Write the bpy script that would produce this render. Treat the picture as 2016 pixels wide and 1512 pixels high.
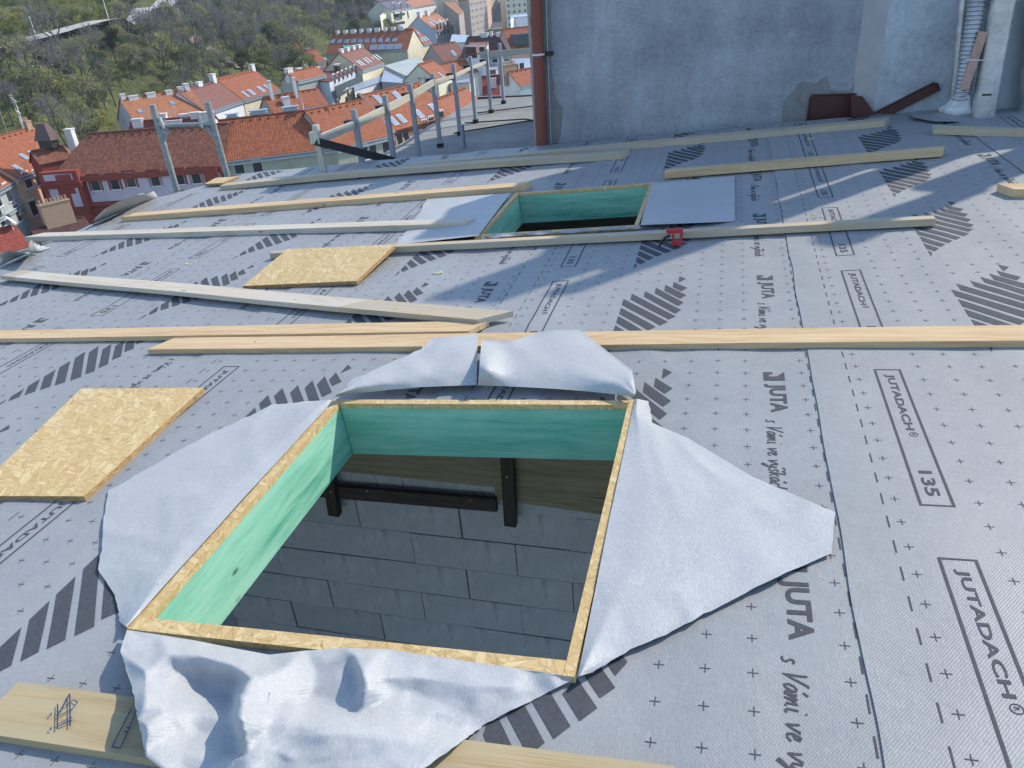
import bpy, bmesh, math, random
import numpy as np
from mathutils import Vector, Matrix
for o in list(bpy.data.objects): bpy.data.objects.remove(o)
C = bpy.context.scene.collection
sc = bpy.context.scene
rnd = random.Random(7)

# ---------------------------------------------------------------- camera
ZC = 30.0                        # camera height above the street
HC = 1.375                       # camera distance from the roof plane
FPX, CX, CY = 1500.0, 1008.0, 756.0
R = np.array([[0.9662422542, 0.0556863189, -0.2515451054],
              [0.2473063453, -0.4741605098, 0.8449919423],
              [-0.0722182647, -0.8786756198, -0.4719254999]])
CAM = np.array([0.0, 0.0, ZC])
cam = bpy.data.cameras.new('camera'); camo = bpy.data.objects.new('camera', cam); C.objects.link(camo)
cam.lens = 36.0 * FPX / 2016.0; cam.sensor_width = 36.0; cam.clip_start = 0.05; cam.clip_end = 6000
M = Matrix(((R[0][0], -R[0][1], -R[0][2], 0), (R[1][0], -R[1][1], -R[1][2], 0), (R[2][0], -R[2][1], -R[2][2], ZC), (0, 0, 0, 1)))
camo.matrix_world = M
sc.camera = camo

# ---------------------------------------------------------------- world, sun, exposure
SUN = Vector((0.82, 0.82, 1.0)).normalized()
EL = math.asin(SUN.z); AZ = math.atan2(SUN.x, SUN.y)
w = bpy.data.worlds.new('World'); sc.world = w; w.use_nodes = True
nt = w.node_tree; sky = nt.nodes.new('ShaderNodeTexSky'); sky.sky_type = 'NISHITA'; sky.sun_disc = False
sky.sun_elevation = EL; sky.sun_rotation = AZ; sky.air_density = 1.0; sky.dust_density = 0.25; sky.ozone_density = 2.0
bg = nt.nodes['Background']; bg.inputs[1].default_value = 0.15
nt.links.new(sky.outputs[0], bg.inputs[0])
sl = bpy.data.lights.new('sun', 'SUN'); sl.energy = 2.4; sl.angle = math.radians(0.53); sl.color = (1.0, 0.93, 0.80)
so = bpy.data.objects.new('sun', sl); C.objects.link(so)
so.rotation_euler = SUN.to_track_quat('Z', 'Y').to_euler(); so.location = (20, 20, 60)
sc.view_settings.view_transform = 'Standard'; sc.view_settings.look = 'None'
sc.view_settings.exposure = 1.0; sc.view_settings.gamma = 1.0; sc.view_settings.use_curve_mapping = False
sc.render.resolution_x = 1024; sc.render.resolution_y = 768
sc.cycles.max_bounces = 6; sc.cycles.diffuse_bounces = 5

# ---------------------------------------------------------------- geometry of sight: pixel of the photograph -> point of the place
def ray(px, py): return R @ np.array([(px - CX) / FPX, (py - CY) / FPX, 1.0])
TILT = math.radians(3.79)
UX = np.array([math.cos(TILT), 0, math.sin(TILT)]); UN = np.array([-math.sin(TILT), 0, math.cos(TILT)])
def rw(u, v, h=0.0):             # roof coordinates (up the slope, along the eave, above the membrane) -> world
    return CAM + UX * u + np.array([0, v, 0]) + UN * (h - HC)
def roof(px, py, h=0.0):         # pixel -> roof coordinates
    d = ray(px, py); k = (h - HC) / (d @ UN); p = d * k
    return p @ UX, p[1]
def atz(px, py, z):              # pixel -> point at world height z
    d = ray(px, py); return CAM + d * ((z - ZC) / d[2])
def aty(px, py, y): d = ray(px, py); return CAM + d * (y / d[1])
def atr(px, py, r): d = ray(px, py); return CAM + d * (r / math.hypot(d[0], d[1]))
def proj(p):
    q = R.T @ (np.array(p) - CAM); return q[0] / q[2] * FPX + CX, q[1] / q[2] * FPX + CY

# ---------------------------------------------------------------- helpers
class MB:
    def __init__(s): s.v = []; s.f = []; s.uv = []; s.m = []
    def poly(s, pts, uv=None, m=0):
        b = len(s.v); s.v += [tuple(map(float, p)) for p in pts]; s.f.append(tuple(range(b, b + len(pts))))
        s.uv.append(uv if uv else [(0, 0)] * len(pts)); s.m.append(m)
    def grid(s, P, uvf=None, m=0, keep=None):      # P[i][j] points, shared vertices
        b = len(s.v); n = len(P[0])
        for row in P: s.v += [tuple(map(float, p)) for p in row]
        for i in range(len(P) - 1):
            for j in range(n - 1):
                if keep and not keep(i, j): continue
                s.f.append((b + i * n + j, b + (i + 1) * n + j, b + (i + 1) * n + j + 1, b + i * n + j + 1))
                s.uv.append([uvf(i, j), uvf(i + 1, j), uvf(i + 1, j + 1), uvf(i, j + 1)] if uvf else [(0, 0)] * 4); s.m.append(m)
    def box8(s, c, m=0, uvs=None):                 # 8 corners: bottom 4 (ccw from above), top 4; u along 0->1
        c = [np.array(p, float) for p in c]
        L = np.linalg.norm(c[1] - c[0]); W = np.linalg.norm(c[3] - c[0]); T = np.linalg.norm(c[4] - c[0])
        o = rnd.uniform(0, 40), rnd.uniform(0, 40)
        def q(i, a, b, off): s.poly([c[k] for k in i], [(o[0] + x, o[1] + off + y) for x, y in ((0, 0), (a, 0), (a, b), (0, b))], m)
        q((4, 5, 6, 7), L, W, 0); q((3, 2, 1, 0), L, W, 1.0); q((0, 1, 5, 4), L, T, 2.0); q((2, 3, 7, 6), L, T, 3.0)
        q((1, 2, 6, 5), T, W, 4.0) if False else s.poly([c[k] for k in (1, 2, 6, 5)], [(o[0], o[1] + 5), (o[0], o[1] + 5 + W), (o[0] + T, o[1] + 5 + W), (o[0] + T, o[1] + 5)], m)
        s.poly([c[k] for k in (3, 0, 4, 7)], [(o[0], o[1] + 6), (o[0], o[1] + 6 + W), (o[0] + T, o[1] + 6 + W), (o[0] + T, o[1] + 6)], m)
    def box(s, c, size, ax=None, m=0):             # centre, size, axes (3 unit vectors)
        c = np.array(c, float); ax = np.eye(3) if ax is None else np.array(ax, float)
        a, b, d = ax[0] * size[0] / 2, ax[1] * size[1] / 2, ax[2] * size[2] / 2
        s.box8([c - a - b - d, c + a - b - d, c + a + b - d, c - a + b - d, c - a - b + d, c + a - b + d, c + a + b + d, c - a + b + d], m)
    def bar(s, p, q, wd, th, up=(0, 0, 1), m=0):   # beam from p to q
        p = np.array(p, float); q = np.array(q, float); d = q - p; L = np.linalg.norm(d); d /= L
        up = np.array(up, float); sd = np.cross(d, up)
        if np.linalg.norm(sd) < 1e-4: sd = np.cross(d, (1, 0, 0))
        sd /= np.linalg.norm(sd); up = np.cross(sd, d)
        s.box((p + q) / 2, (L, wd, th), (d, -sd, up), m)
    def tube(s, pts, r, n=8, cap=True, m=0):
        pts = [np.array(p, float) for p in pts]; rs = r if hasattr(r, '__len__') else [r] * len(pts)
        P = []; prev = None; acc = 0; vs = []
        for i, p in enumerate(pts):
            t = pts[min(i + 1, len(pts) - 1)] - pts[max(i - 1, 0)]; t /= (np.linalg.norm(t) + 1e-12)
            a = np.cross(t, (0, 0, 1) if abs(t[2]) < .9 else (1, 0, 0)) if prev is None else prev - t * (prev @ t)
            a /= (np.linalg.norm(a) + 1e-12); prev = a; b = np.cross(t, a)
            P.append([p + rs[i] * (math.cos(2 * math.pi * k / n) * a + math.sin(2 * math.pi * k / n) * b) for k in range(n + 1)])
            if i: acc += np.linalg.norm(pts[i] - pts[i - 1])
            vs.append(acc)
        s.grid(P, lambda i, j: (vs[i], j / n * 2 * math.pi * max(rs)), m)
        if cap: s.poly(P[0][:n][::-1] if False else P[0][:n], None, m); s.poly(P[-1][:n][::-1], None, m)
    def build(s, name, mat, parent=None, smooth=False, kind=None, label=None):
        off = np.zeros(3)
        if parent is not None:
            q = parent
            while q is not None: off += np.array(q.location); q = q.parent
        elif len(s.v):
            a = np.array(s.v); off = np.array([(a[:, 0].min() + a[:, 0].max()) / 2, (a[:, 1].min() + a[:, 1].max()) / 2, a[:, 2].min()])
        me = bpy.data.meshes.new(name); V = (np.array(s.v) - off) if len(s.v) else []
        me.from_pydata([tuple(p) for p in V], [], s.f)
        uvl = me.uv_layers.new(name='UVMap'); flat = np.array([c for f in s.uv for c in f], dtype=np.float32).ravel()
        if len(flat): uvl.data.foreach_set('uv', flat)
        for mm in (mat if isinstance(mat, (list, tuple)) else [mat]): me.materials.append(mm)
        if any(s.m): me.polygons.foreach_set('material_index', s.m)
        if smooth: me.polygons.foreach_set('use_smooth', [True] * len(s.f))
        me.update()
        o = bpy.data.objects.new(name, me); C.objects.link(o)
        if parent is not None: o.parent = parent
        else: o.location = off
        if kind: o['kind'] = kind
        if label: o['label'] = label
        return o
def tag(o, label, cat, group=None):
    o['label'] = label; o['category'] = cat
    if group: o['group'] = group
    return o
def thing(name, loc, label, cat, group=None):
    o = bpy.data.objects.new(name, None); C.objects.link(o); o.location = tuple(map(float, loc)); o.empty_display_size = .2
    return tag(o, label, cat, group)
def sharecopy(src, parent, loc, rot=None, name=None):   # part that shares its mesh
    o = src.copy(); C.objects.link(o); o.parent = parent; o.location = loc
    if rot: o.rotation_euler = rot
    return o

# ---------------------------------------------------------------- materials
def mat(name, rough=.8, spec=.3):
    m = bpy.data.materials.new(name); m.use_nodes = True; n = m.node_tree.nodes; b = n['Principled BSDF']
    b.inputs['Roughness'].default_value = rough; b.inputs['Specular IOR Level'].default_value = spec
    return m, m.node_tree, b
class NG:                                            # tiny node helper
    def __init__(s, t): s.t = t
    def n(s, typ, **kw):
        x = s.t.nodes.new('ShaderNode' + typ)
        for k, v in kw.items():
            if k.startswith('i_'): x.inputs[int(k[2:])].default_value = v
            else: setattr(x, k, v)
        return x
    def l(s, a, b): s.t.links.new(a, b)
    def coord(s, kind='Object'): return s.n('TexCoord').outputs[kind]
    def mapp(s, vec, sc=(1, 1, 1), rot=(0, 0, 0), loc=(0, 0, 0)):
        x = s.n('Mapping'); x.inputs['Scale'].default_value = sc; x.inputs['Rotation'].default_value = rot; x.inputs['Location'].default_value = loc
        s.l(vec, x.inputs[0]); return x.outputs[0]
    def noise(s, vec, scale, detail=4, rough=.6, dist=0):
        x = s.n('TexNoise'); x.inputs['Scale'].default_value = scale; x.inputs['Detail'].default_value = detail
        x.inputs['Roughness'].default_value = rough; x.inputs['Distortion'].default_value = dist
        if vec is not None: s.l(vec, x.inputs['Vector'])
        return x.outputs['Fac']
    def ramp(s, fac, stops, interp='LINEAR'):
        x = s.n('ValToRGB'); e = x.color_ramp; e.interpolation = interp
        while len(e.elements) < len(stops): e.elements.new(.5)
        for el, (p, c) in zip(e.elements, stops): el.position = p; el.color = (*c, 1) if len(c) == 3 else c
        s.l(fac, x.inputs[0]); return x.outputs[0]
    def mix(s, fac, a, b, blend='MIX'):
        x = s.n('MixRGB', blend_type=blend)
        for i, v in ((0, fac), (1, a), (2, b)):
            if isinstance(v, (int, float)): x.inputs[i].default_value = v
            elif isinstance(v, tuple): x.inputs[i].default_value = (*v, 1)
            else: s.l(v, x.inputs[i])
        return x.outputs[0]
    def math(s, op, a, b=0.0):
        x = s.n('Math', operation=op)
        for i, v in ((0, a), (1, b)):
            if isinstance(v, (int, float)): x.inputs[i].default_value = v
            else: s.l(v, x.inputs[i])
        return x.outputs[0]
    def bump(s, h, b, strength=.3, dist=.01):
        x = s.n('Bump'); x.inputs['Strength'].default_value = strength; x.inputs['Distance'].default_value = dist
        s.l(h, x.inputs['Height']); s.l(x.outputs[0], b.inputs['Normal'])
def g3(v): return (v, v, v)
def plain(name, col, rough=.7, var=.12, scale=6, spec=.3, metal=0, bump=0, dirt=None):
    m, t, b = mat(name, rough, spec); g = NG(t); co = g.coord()
    f = g.noise(co, scale, 5, .65)
    c = g.ramp(f, [(.25, tuple(x * (1 - var) for x in col)), (.75, tuple(min(1, x * (1 + var)) for x in col))])
    if dirt:
        f2 = g.noise(co, scale * .35, 6, .7); c = g.mix(g.ramp(f2, [(.5, g3(0)), (.72, g3(.8))]), c, dirt)
    g.l(c, b.inputs['Base Color']); b.inputs['Metallic'].default_value = metal
    if bump: g.bump(g.noise(co, scale * 5, 4), b, bump, .01)
    return m
def mk_membrane(name, base, contrast=.10, fibre=.5, blue=1.04):
    m, t, b = mat(name, .56, .5); g = NG(t); co = g.coord()
    a = g.noise(co, 2.2, 6, .65); c1 = g.noise(co, 14, 5, .7); c2 = g.noise(g.mapp(co, (260, 90, 90), (0, 0, .5)), 1, 2, .5)
    v = g.math('ADD', g.math('MULTIPLY', a, .55), g.math('MULTIPLY', c1, .45))
    lo, hi = base * (1 - contrast), base * (1 + contrast)
    col = g.ramp(v, [(.3, (lo, lo * 1.015, lo * blue)), (.7, (hi, hi * 1.015, hi * blue))])
    col = g.mix(fibre * .35, col, g.ramp(c2, [(.3, g3(base * .7)), (.7, g3(base * 1.25))]))
    scr = g.noise(g.mapp(co, (1, 1, 1)), 9, 2, .5, 3.5)                       # pale scuffs and creases
    col = g.mix(g.ramp(scr, [(.485, g3(0)), (.5, g3(.3)), (.515, g3(0))]), col, g3(min(1, base * 1.5)))
    du = g.noise(co, .9, 7, .75, .6); col = g.mix(g.ramp(du, [(.48, g3(0)), (.75, g3(.30))]), col, (base * 1.45, base * 1.42, base * 1.38))
    g.l(col, b.inputs['Base Color'])
    w = g.n('TexWave'); w.inputs['Scale'].default_value = 55; w.inputs['Distortion'].default_value = .6
    g.l(g.mapp(co, (1, 1, 1), (0, 0, math.radians(38))), w.inputs['Vector'])
    hh = g.math('ADD', g.math('MULTIPLY', w.outputs['Fac'], .25), g.math('ADD', g.math('MULTIPLY', g.noise(co, 30, 4, .6), 1.0), g.math('MULTIPLY', c2, .5)))
    g.bump(hh, b, .35, .004)
    return m
M_MEM = mk_membrane('membrane_grey', .262, .15, .65, 1.01)
M_UND = mk_membrane('membrane_underside', .385, .08, .8, 1.0)
M_PRINT = plain('printing_ink', (.062, .064, .072), .75, .28, 90)

def mk_wood(name, pale, dark, grey=None, knots=True, rough=.75):
    m, t, b = mat(name, rough, .25); g = NG(t); uv = g.coord('UV')
    warp = g.noise(g.mapp(uv, (1.1, 4, 1)), 1.3, 3, .5)
    sx = g.n('SeparateXYZ'); g.l(uv, sx.inputs[0])
    yy = g.math('ADD', g.math('MULTIPLY', sx.outputs[1], 150), g.math('MULTIPLY', warp, 34))
    ring = g.math('SINE', yy); ring = g.math('ADD', g.math('MULTIPLY', ring, .25), .5)
    fine = g.noise(g.mapp(uv, (5, 240, 1)), 1, 3, .6); broad = g.noise(g.mapp(uv, (.9, 9, 1)), 1, 4, .6)
    v = g.math('ADD', g.math('ADD', g.math('MULTIPLY', ring, .13), g.math('MULTIPLY', fine, .42)), g.math('MULTIPLY', broad, .46))
    c = g.ramp(v, [(.36, dark), (.58, pale)])
    if grey:
        gf = g.noise(g.mapp(uv, (1.6, 12, 1)), 1, 5, .7); c = g.mix(g.ramp(gf, [(.36, g3(0)), (.6, g3(.9))]), c, grey)
    if knots:
        vo = g.n('TexVoronoi'); vo.inputs['Scale'].default_value = 1; vo.inputs['Randomness'].default_value = 1
        g.l(g.mapp(uv, (3.0, 7.0, 1)), vo.inputs['Vector'])
        c = g.mix(g.ramp(vo.outputs['Distance'], [(.035, g3(.8)), (.075, g3(0))]), c, tuple(x * .3 for x in dark))
    g.l(c, b.inputs['Base Color']); g.bump(v, b, .25, .002)
    return m
M_PINE = mk_wood('pine_fresh', (.62, .45, .26), (.44, .28, .14))
M_PINE2 = mk_wood('pine_dull', (.56, .44, .28), (.38, .27, .15), (.40, .36, .29))
M_WGREY = mk_wood('wood_weathered', (.56, .48, .36), (.37, .30, .21), (.53, .48, .40))
M_OLD = mk_wood('wood_old_rail', (.60, .56, .46), (.26, .23, .17), (.52, .50, .42))
M_YEL = mk_wood('plank_ochre', (.47, .35, .18), (.25, .175, .08), (.40, .33, .20))
M_GREEN = mk_wood('timber_green', (.17, .48, .32), (.05, .27, .175), (.31, .57, .41))
M_DARKW = mk_wood('wood_dark', (.10, .075, .06), (.045, .035, .03))
M_BOARD = mk_wood('attic_boarding', (.42, .36, .24), (.24, .20, .12))
def mk_osb(name='osb'):
    m, t, b = mat(name, .6, .3); g = NG(t); uv = g.coord('UV'); col = None; hs = None
    for k, (sc, sx, sy, rot) in enumerate(((14, 1.0, 5.0, .10), (18, 1.0, 4.6, -.35), (16, 1.0, 5.4, .4), (13, 1.1, 4.2, 1.3))):
        vec = g.mapp(uv, (sx, sy, 1), (0, 0, 0), (k * 3.37, k * 1.71, 0)); vr = g.n('VectorRotate', rotation_type='Z_AXIS'); g.l(uv, vr.inputs['Vector']); vr.inputs['Angle'].default_value = rot
        vec = g.mapp(vr.outputs[0], (sx, sy, 1), (0, 0, 0), (k * 3.37, k * 1.71, 0))
        vo = g.n('TexVoronoi'); vo.inputs['Scale'].default_value = sc; g.l(vec, vo.inputs['Vector'])
        ve = g.n('TexVoronoi', feature='DISTANCE_TO_EDGE'); ve.inputs['Scale'].default_value = sc; g.l(vec, ve.inputs['Vector'])
        sep = g.n('SeparateColor'); g.l(vo.outputs['Color'], sep.inputs[0])
        gr = g.noise(g.mapp(vr.outputs[0], (8, 330, 1), (0, 0, 0), (k, 2 * k, 0)), 1, 2, .5)
        tone = g.math('ADD', g.math('MULTIPLY', sep.outputs[1], .50), g.math('MULTIPLY', gr, .50))
        c = g.ramp(tone, [(.14, (.36, .22, .085)), (.25, (.53, .36, .15)), (.6, (.62, .45, .215)), (.85, (.70, .55, .30))])
        c = g.mix(g.ramp(ve.outputs['Distance'], [(.0, g3(.6)), (.04, g3(.2)), (.09, g3(0))]), c, (.26, .15, .05))
        if col is None: col = c; hs = tone
        else: col = g.mix(g.ramp(sep.outputs[2], [(.60, g3(0)), (.62, g3(1))]), col, c)
    sl_ = g.noise(g.mapp(uv, (22, 150, 1), (0, 0, .2)), 1, 3, .7, 1.2)
    col = g.mix(g.ramp(sl_, [(.29, g3(.7)), (.36, g3(0))]), col, (.15, .08, .03))
    g.l(col, b.inputs['Base Color']); g.bump(hs, b, .4, .003)
    return m
M_OSB = mk_osb()
def mk_osb_edge():
    m, t, b = mat('osb_edge', .7, .2); g = NG(t); uv = g.coord('UV')
    v = g.noise(g.mapp(uv, (30, 260, 1)), 1, 4, .7)
    g.l(g.ramp(v, [(.3, (.12, .065, .025)), (.5, (.36, .22, .09)), (.75, (.58, .42, .22))]), b.inputs['Base Color']); g.bump(v, b, .5, .004); return m
M_OSBE = mk_osb_edge()
def mk_block():
    m, t, b = mat('aerated_concrete', .9, .1); g = NG(t); co = g.coord()
    rndv = g.n('ObjectInfo').outputs['Random']
    a = g.noise(co, 7, 6, .7); st = g.noise(g.mapp(co, (6, 6, 1.2)), 1.4, 5, .7)
    c = g.ramp(a, [(.3, (.52, .53, .53)), (.7, (.66, .67, .67))])
    c = g.mix(g.ramp(st, [(.58, g3(0)), (.75, g3(.55))]), c, (.22, .21, .2))
    c = g.mix(g.ramp(rndv, [(.75, g3(0)), (.97, g3(.22))]), c, (.34, .33, .32))
    g.l(c, b.inputs['Base Color']); g.bump(g.noise(co, 60, 4, .7), b, .3, .004); return m
M_BLOCK = mk_block()
M_MORTAR = plain('mortar_dark', (.10, .10, .10), .95, .3, 30)
def mk_plaster(name, col, patch, scale=1.0, amount=.62):
    m, t, b = mat(name, .9, .15); g = NG(t); co = g.coord()
    a = g.noise(co, 1.3 * scale, 8, .62); s2 = g.noise(g.mapp(co, (9, 9, 1.2)), 1.0 * scale, 6, .7)
    f3 = g.noise(co, 26 * scale, 5, .75)
    v = g.math('ADD', g.math('ADD', g.math('MULTIPLY', a, .6), g.math('MULTIPLY', s2, .14)), g.math('MULTIPLY', f3, .26))
    c = g.ramp(v, [(.36, tuple(x * .62 for x in col)), (.5, col), (.63, tuple(min(1, x * 1.36) for x in col))])
    p = g.noise(co, .9 * scale, 9, .68, .5)
    c = g.mix(g.ramp(p, [(amount, g3(0)), (amount + .03, g3(.7))]), c, patch)
    tr_ = g.noise(g.mapp(co, (2.2, 2.2, 2.2)), 1, 3, .5, 5.0); c = g.mix(g.ramp(tr_, [(.48, g3(0)), (.5, g3(.35)), (.52, g3(0))]), c, tuple(x * .55 for x in col))
    vo = g.n('TexVoronoi'); vo.inputs['Scale'].default_value = 2.4; g.l(co, vo.inputs['Vector'])   # pale filler spots
    c = g.mix(g.ramp(vo.outputs['Distance'], [(.06, g3(.35)), (.11, g3(0))]), c, tuple(min(1, x * 1.35) for x in col))
    g.l(c, b.inputs['Base Color']); g.bump(v, b, .35, .02); return m
M_WALL = mk_plaster('wall_render', (.31, .325, .345), (.25, .26, .27))
M_WALL2 = mk_plaster('wall_render_pale', (.40, .43, .46), (.34, .36, .385), 1.0, .7)
M_PATCH = plain('bare_mortar', (.215, .213, .21), .95, .2, 14, bump=.4)
M_TRIM = plain('corner_strip_grey', (.40, .38, .375), .8, .12, 10)
M_REDP = plain('pipe_red', (.20, .052, .034), .5, .12, 5, .4)
M_FLASH = plain('flashing_maroon', (.060, .012, .010), .4, .25, 6, .5)
M_GALV = plain('galvanised', (.50, .51, .52), .42, .25, 10, .5, .75, dirt=(.22, .22, .22))
M_ZINC = plain('zinc_sheet', (.36, .40, .44), .5, .15, 4, .5, .4)
M_TUBE = plain('scaffold_tube', (.30, .315, .30), .6, .35, 22, .4, .25, dirt=(.42, .43, .41))
M_BLACK = plain('black_rubber', (.02, .02, .022), .6, .2, 20)
M_FITT = plain('dark_iron', (.035, .034, .036), .6, .3, 20)
M_STAP = plain('stapler_red', (.42, .025, .035), .35, .1, 20, .5)
M_POST = plain('post_grey_paint', (.30, .31, .335), .6, .12, 10)
M_PLASTIC = plain('wrap_plastic', (.55, .56, .58), .35, .15, 10, .5)
M_BRICKP = plain('brick_pink', (.47, .30, .24), .85, .15, 30, dirt=(.25, .15, .12))
M_INK = plain('marker_blue', (.02, .05, .13), .5, .2, 20)
M_WHITE = plain('white_paint', (.72, .71, .69), .6, .08, 4)
M_CRUMB = plain('foam_crumb', (.62, .56, .30), .9, .15, 30)
def mk_bitumen():
    m, t, b = mat('bitumen_felt', .85, .2); g = NG(t); co = g.coord()
    a = g.noise(co, .8, 7, .65); d = g.noise(g.mapp(co, (1.2, 5, 1), (0, 0, .6)), 1, 6, .7); f = g.noise(co, 40, 3, .8)
    v = g.math('ADD', g.math('ADD', g.math('MULTIPLY', a, .5), g.math('MULTIPLY', d, .3)), g.math('MULTIPLY', f, .2))
    g.l(g.ramp(v, [(.34, (.15, .148, .14)), (.52, (.25, .245, .225)), (.7, (.36, .35, .31))]), b.inputs['Base Color']); g.bump(f, b, .4, .01); return m
M_BITU = mk_bitumen()
def mk_tiles(name, col, tw=.22, th=.33, var=.25, groove=.55, vgroove=.4, moss=.0):
    m, t, b = mat(name, .75, .25); g = NG(t); uv = g.coord('UV'); s = g.n('SeparateXYZ'); g.l(uv, s.inputs[0])
    tu = g.math('DIVIDE', s.outputs[0], tw); tv = g.math('DIVIDE', s.outputs[1], th)
    fu = g.math('FRACT', tu); fv = g.math('FRACT', tv)
    cell = g.n('CombineXYZ'); g.l(g.math('FLOOR', tu), cell.inputs[0]); g.l(g.math('FLOOR', tv), cell.inputs[1])
    wn = g.n('TexWhiteNoise', noise_dimensions='2D'); g.l(cell.outputs[0], wn.inputs['Vector'])
    big = g.noise(g.mapp(uv, (.35, .35, 1)), 1, 5, .7)
    v = g.math('ADD', g.math('MULTIPLY', wn.outputs['Value'], .55), g.math('MULTIPLY', big, .45))
    c = g.ramp(v, [(.2, tuple(x * (1 - var) for x in col)), (.8, tuple(min(1, x * (1 + var)) for x in col))])
    lap = g.ramp(fv, [(0, g3(groove)), (.22, g3(0)), (1, g3(0))]); rol = g.ramp(fu, [(0, g3(vgroove)), (.3, g3(0)), (.85, g3(0)), (1, g3(vgroove))])
    c = g.mix(lap, c, tuple(x * .25 for x in col)); c = g.mix(rol, c, tuple(x * .3 for x in col))  # shadow lines of laps and rolls painted into the tile colour
    if moss:
        mo = g.noise(g.mapp(uv, (.6, .25, 1)), 1, 6, .75); c = g.mix(g.ramp(mo, [(.5, g3(0)), (.7, g3(moss))]), c, (.09, .075, .05))
    g.l(c, b.inputs['Base Color'])
    h = g.math('ADD', g.math('MULTIPLY', g.math('SINE', g.math('MULTIPLY', fu, 3.14159)), .5), g.math('SUBTRACT', 1.0, fv))
    g.bump(h, b, .6, .05); return m
T_ORANGE = mk_tiles('tiles_orange', (.29, .092, .042), .25, .40, .18, .5, .15)
T_BRIGHT = mk_tiles('tiles_bright_orange', (.36, .145, .070), .25, .40, .15, .45, .1)
T_GRID = mk_tiles('tiles_pantile_orange', (.33, .10, .045), .30, .36, .22, .75, .75)
T_BROWN = mk_tiles('tiles_red_brown', (.235, .088, .052), .30, .36, .30, .75, .7, .35)
T_DULL = mk_tiles('tiles_dull_brown', (.20, .088, .065), .25, .33, .15, .35, .1)
T_RED = mk_tiles('tiles_dark_red', (.24, .052, .035), .25, .42, .18, .5, .15)
T_DARK = mk_tiles('tiles_dark_brown', (.085, .038, .035), .25, .33, .25, .3, .1)
T_SHEET = mk_tiles('sheet_roof_maroon', (.17, .055, .048), .6, 4.0, .1, .1, .35)
T_METAL = mk_tiles('sheet_roof_pale', (.44, .47, .44), .55, 2.2, .14, .4, .5)
def wallmat(name, col): return plain(name, col, .9, .10, .9, .15, dirt=tuple(x * .72 for x in col))
W_RED = wallmat('facade_red', (.27, .062, .045)); W_LILAC = wallmat('facade_lilac', (.50, .45, .50)); W_PEACH = wallmat('facade_peach', (.62, .42, .29))
W_GREY = wallmat('facade_bluegrey', (.38, .42, .43)); W_CREAM = wallmat('facade_cream', (.66, .58, .40)); W_YELL = wallmat('facade_pale_yellow', (.68, .64, .48))
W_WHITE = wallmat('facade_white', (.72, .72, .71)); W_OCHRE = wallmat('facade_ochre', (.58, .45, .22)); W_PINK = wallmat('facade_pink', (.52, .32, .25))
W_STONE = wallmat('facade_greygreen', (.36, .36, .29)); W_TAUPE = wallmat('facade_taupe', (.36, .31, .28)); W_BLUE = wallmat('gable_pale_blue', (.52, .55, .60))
W_DUST = wallmat('gable_grey', (.34, .33, .31)); W_SLATE = wallmat('cladding_slate', (.07, .085, .095))
def mk_glass():
    m, t, b = mat('window_glass', .12, .6); b.inputs['Base Color'].default_value = (.03, .036, .042, 1); return m
M_GLASS = mk_glass()
M_SKYL = plain('skylight_glass', (.25, .30, .36), .15, .1, 3, .8)
M_SKYB = plain('skylight_bright', (.62, .66, .70), .2, .1, 3, .8)
M_GREENNET = plain('green_tarp', (.03, .30, .22), .6, .2, 1.5)
M_BRICK = plain('chimney_brick', (.36, .24, .16), .9, .25, 9)
M_CHW = plain('chimney_render', (.62, .60, .57), .9, .12, 4)
# ================================================================ the roof under construction
from mathutils import noise as mnoise
H = HC
SEAM0, PITCH = .190 * H, 1.0105 * H
EAVE_U, FAR_V, NEAR_V, TOP_U = -5.70, 7.46, -1.6, 6.6
def n3(x, y, z=0): return mnoise.noise(Vector((x, y, z)))
def wr(u, v):                                   # slack of the membrane: sag between rafters, ripples, pulled creases
    w_ = .0055 * n3(u * 1.1, v * .6) + .0052 * n3(u * 4.6 + .35 * v, v * .75, 3)
    c = 1 - abs(n3(u * 1.6 + v * .9, v * 1.1 - u * .5, 11)) * 7
    if c > 0: w_ += .0042 * c * c * max(0, n3(u * .8, v * .8, 21) + .15) * 2
    return w_ + .003
def avg(*a): return sum(a) / len(a)
CURB = .027
def rect(tl, tr, br, bl, e):
    a, b, c, d = (roof(*p, e) for p in (tl, tr, br, bl))
    return avg(a[0], d[0]), avg(b[0], c[0]), avg(c[1], d[1]), avg(a[1], b[1])
N1 = rect((655, 790), (1250, 783), (1137, 1332), (248, 1238), CURB)
N2 = rect((1008, 381), (1285, 358), (1260, 444), (938, 467), .03)
HOLES = (N1, N2)
roof_root = thing('roof', rw(0, 0, -.3), 'low-pitched roof covered in grey printed membrane strips', 'roof')
strips = []
def corner_cut(u, v): return u < EAVE_U + .02 or (v > 6.55 and (u - EAVE_U) < (v - 6.55) * .62)
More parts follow.
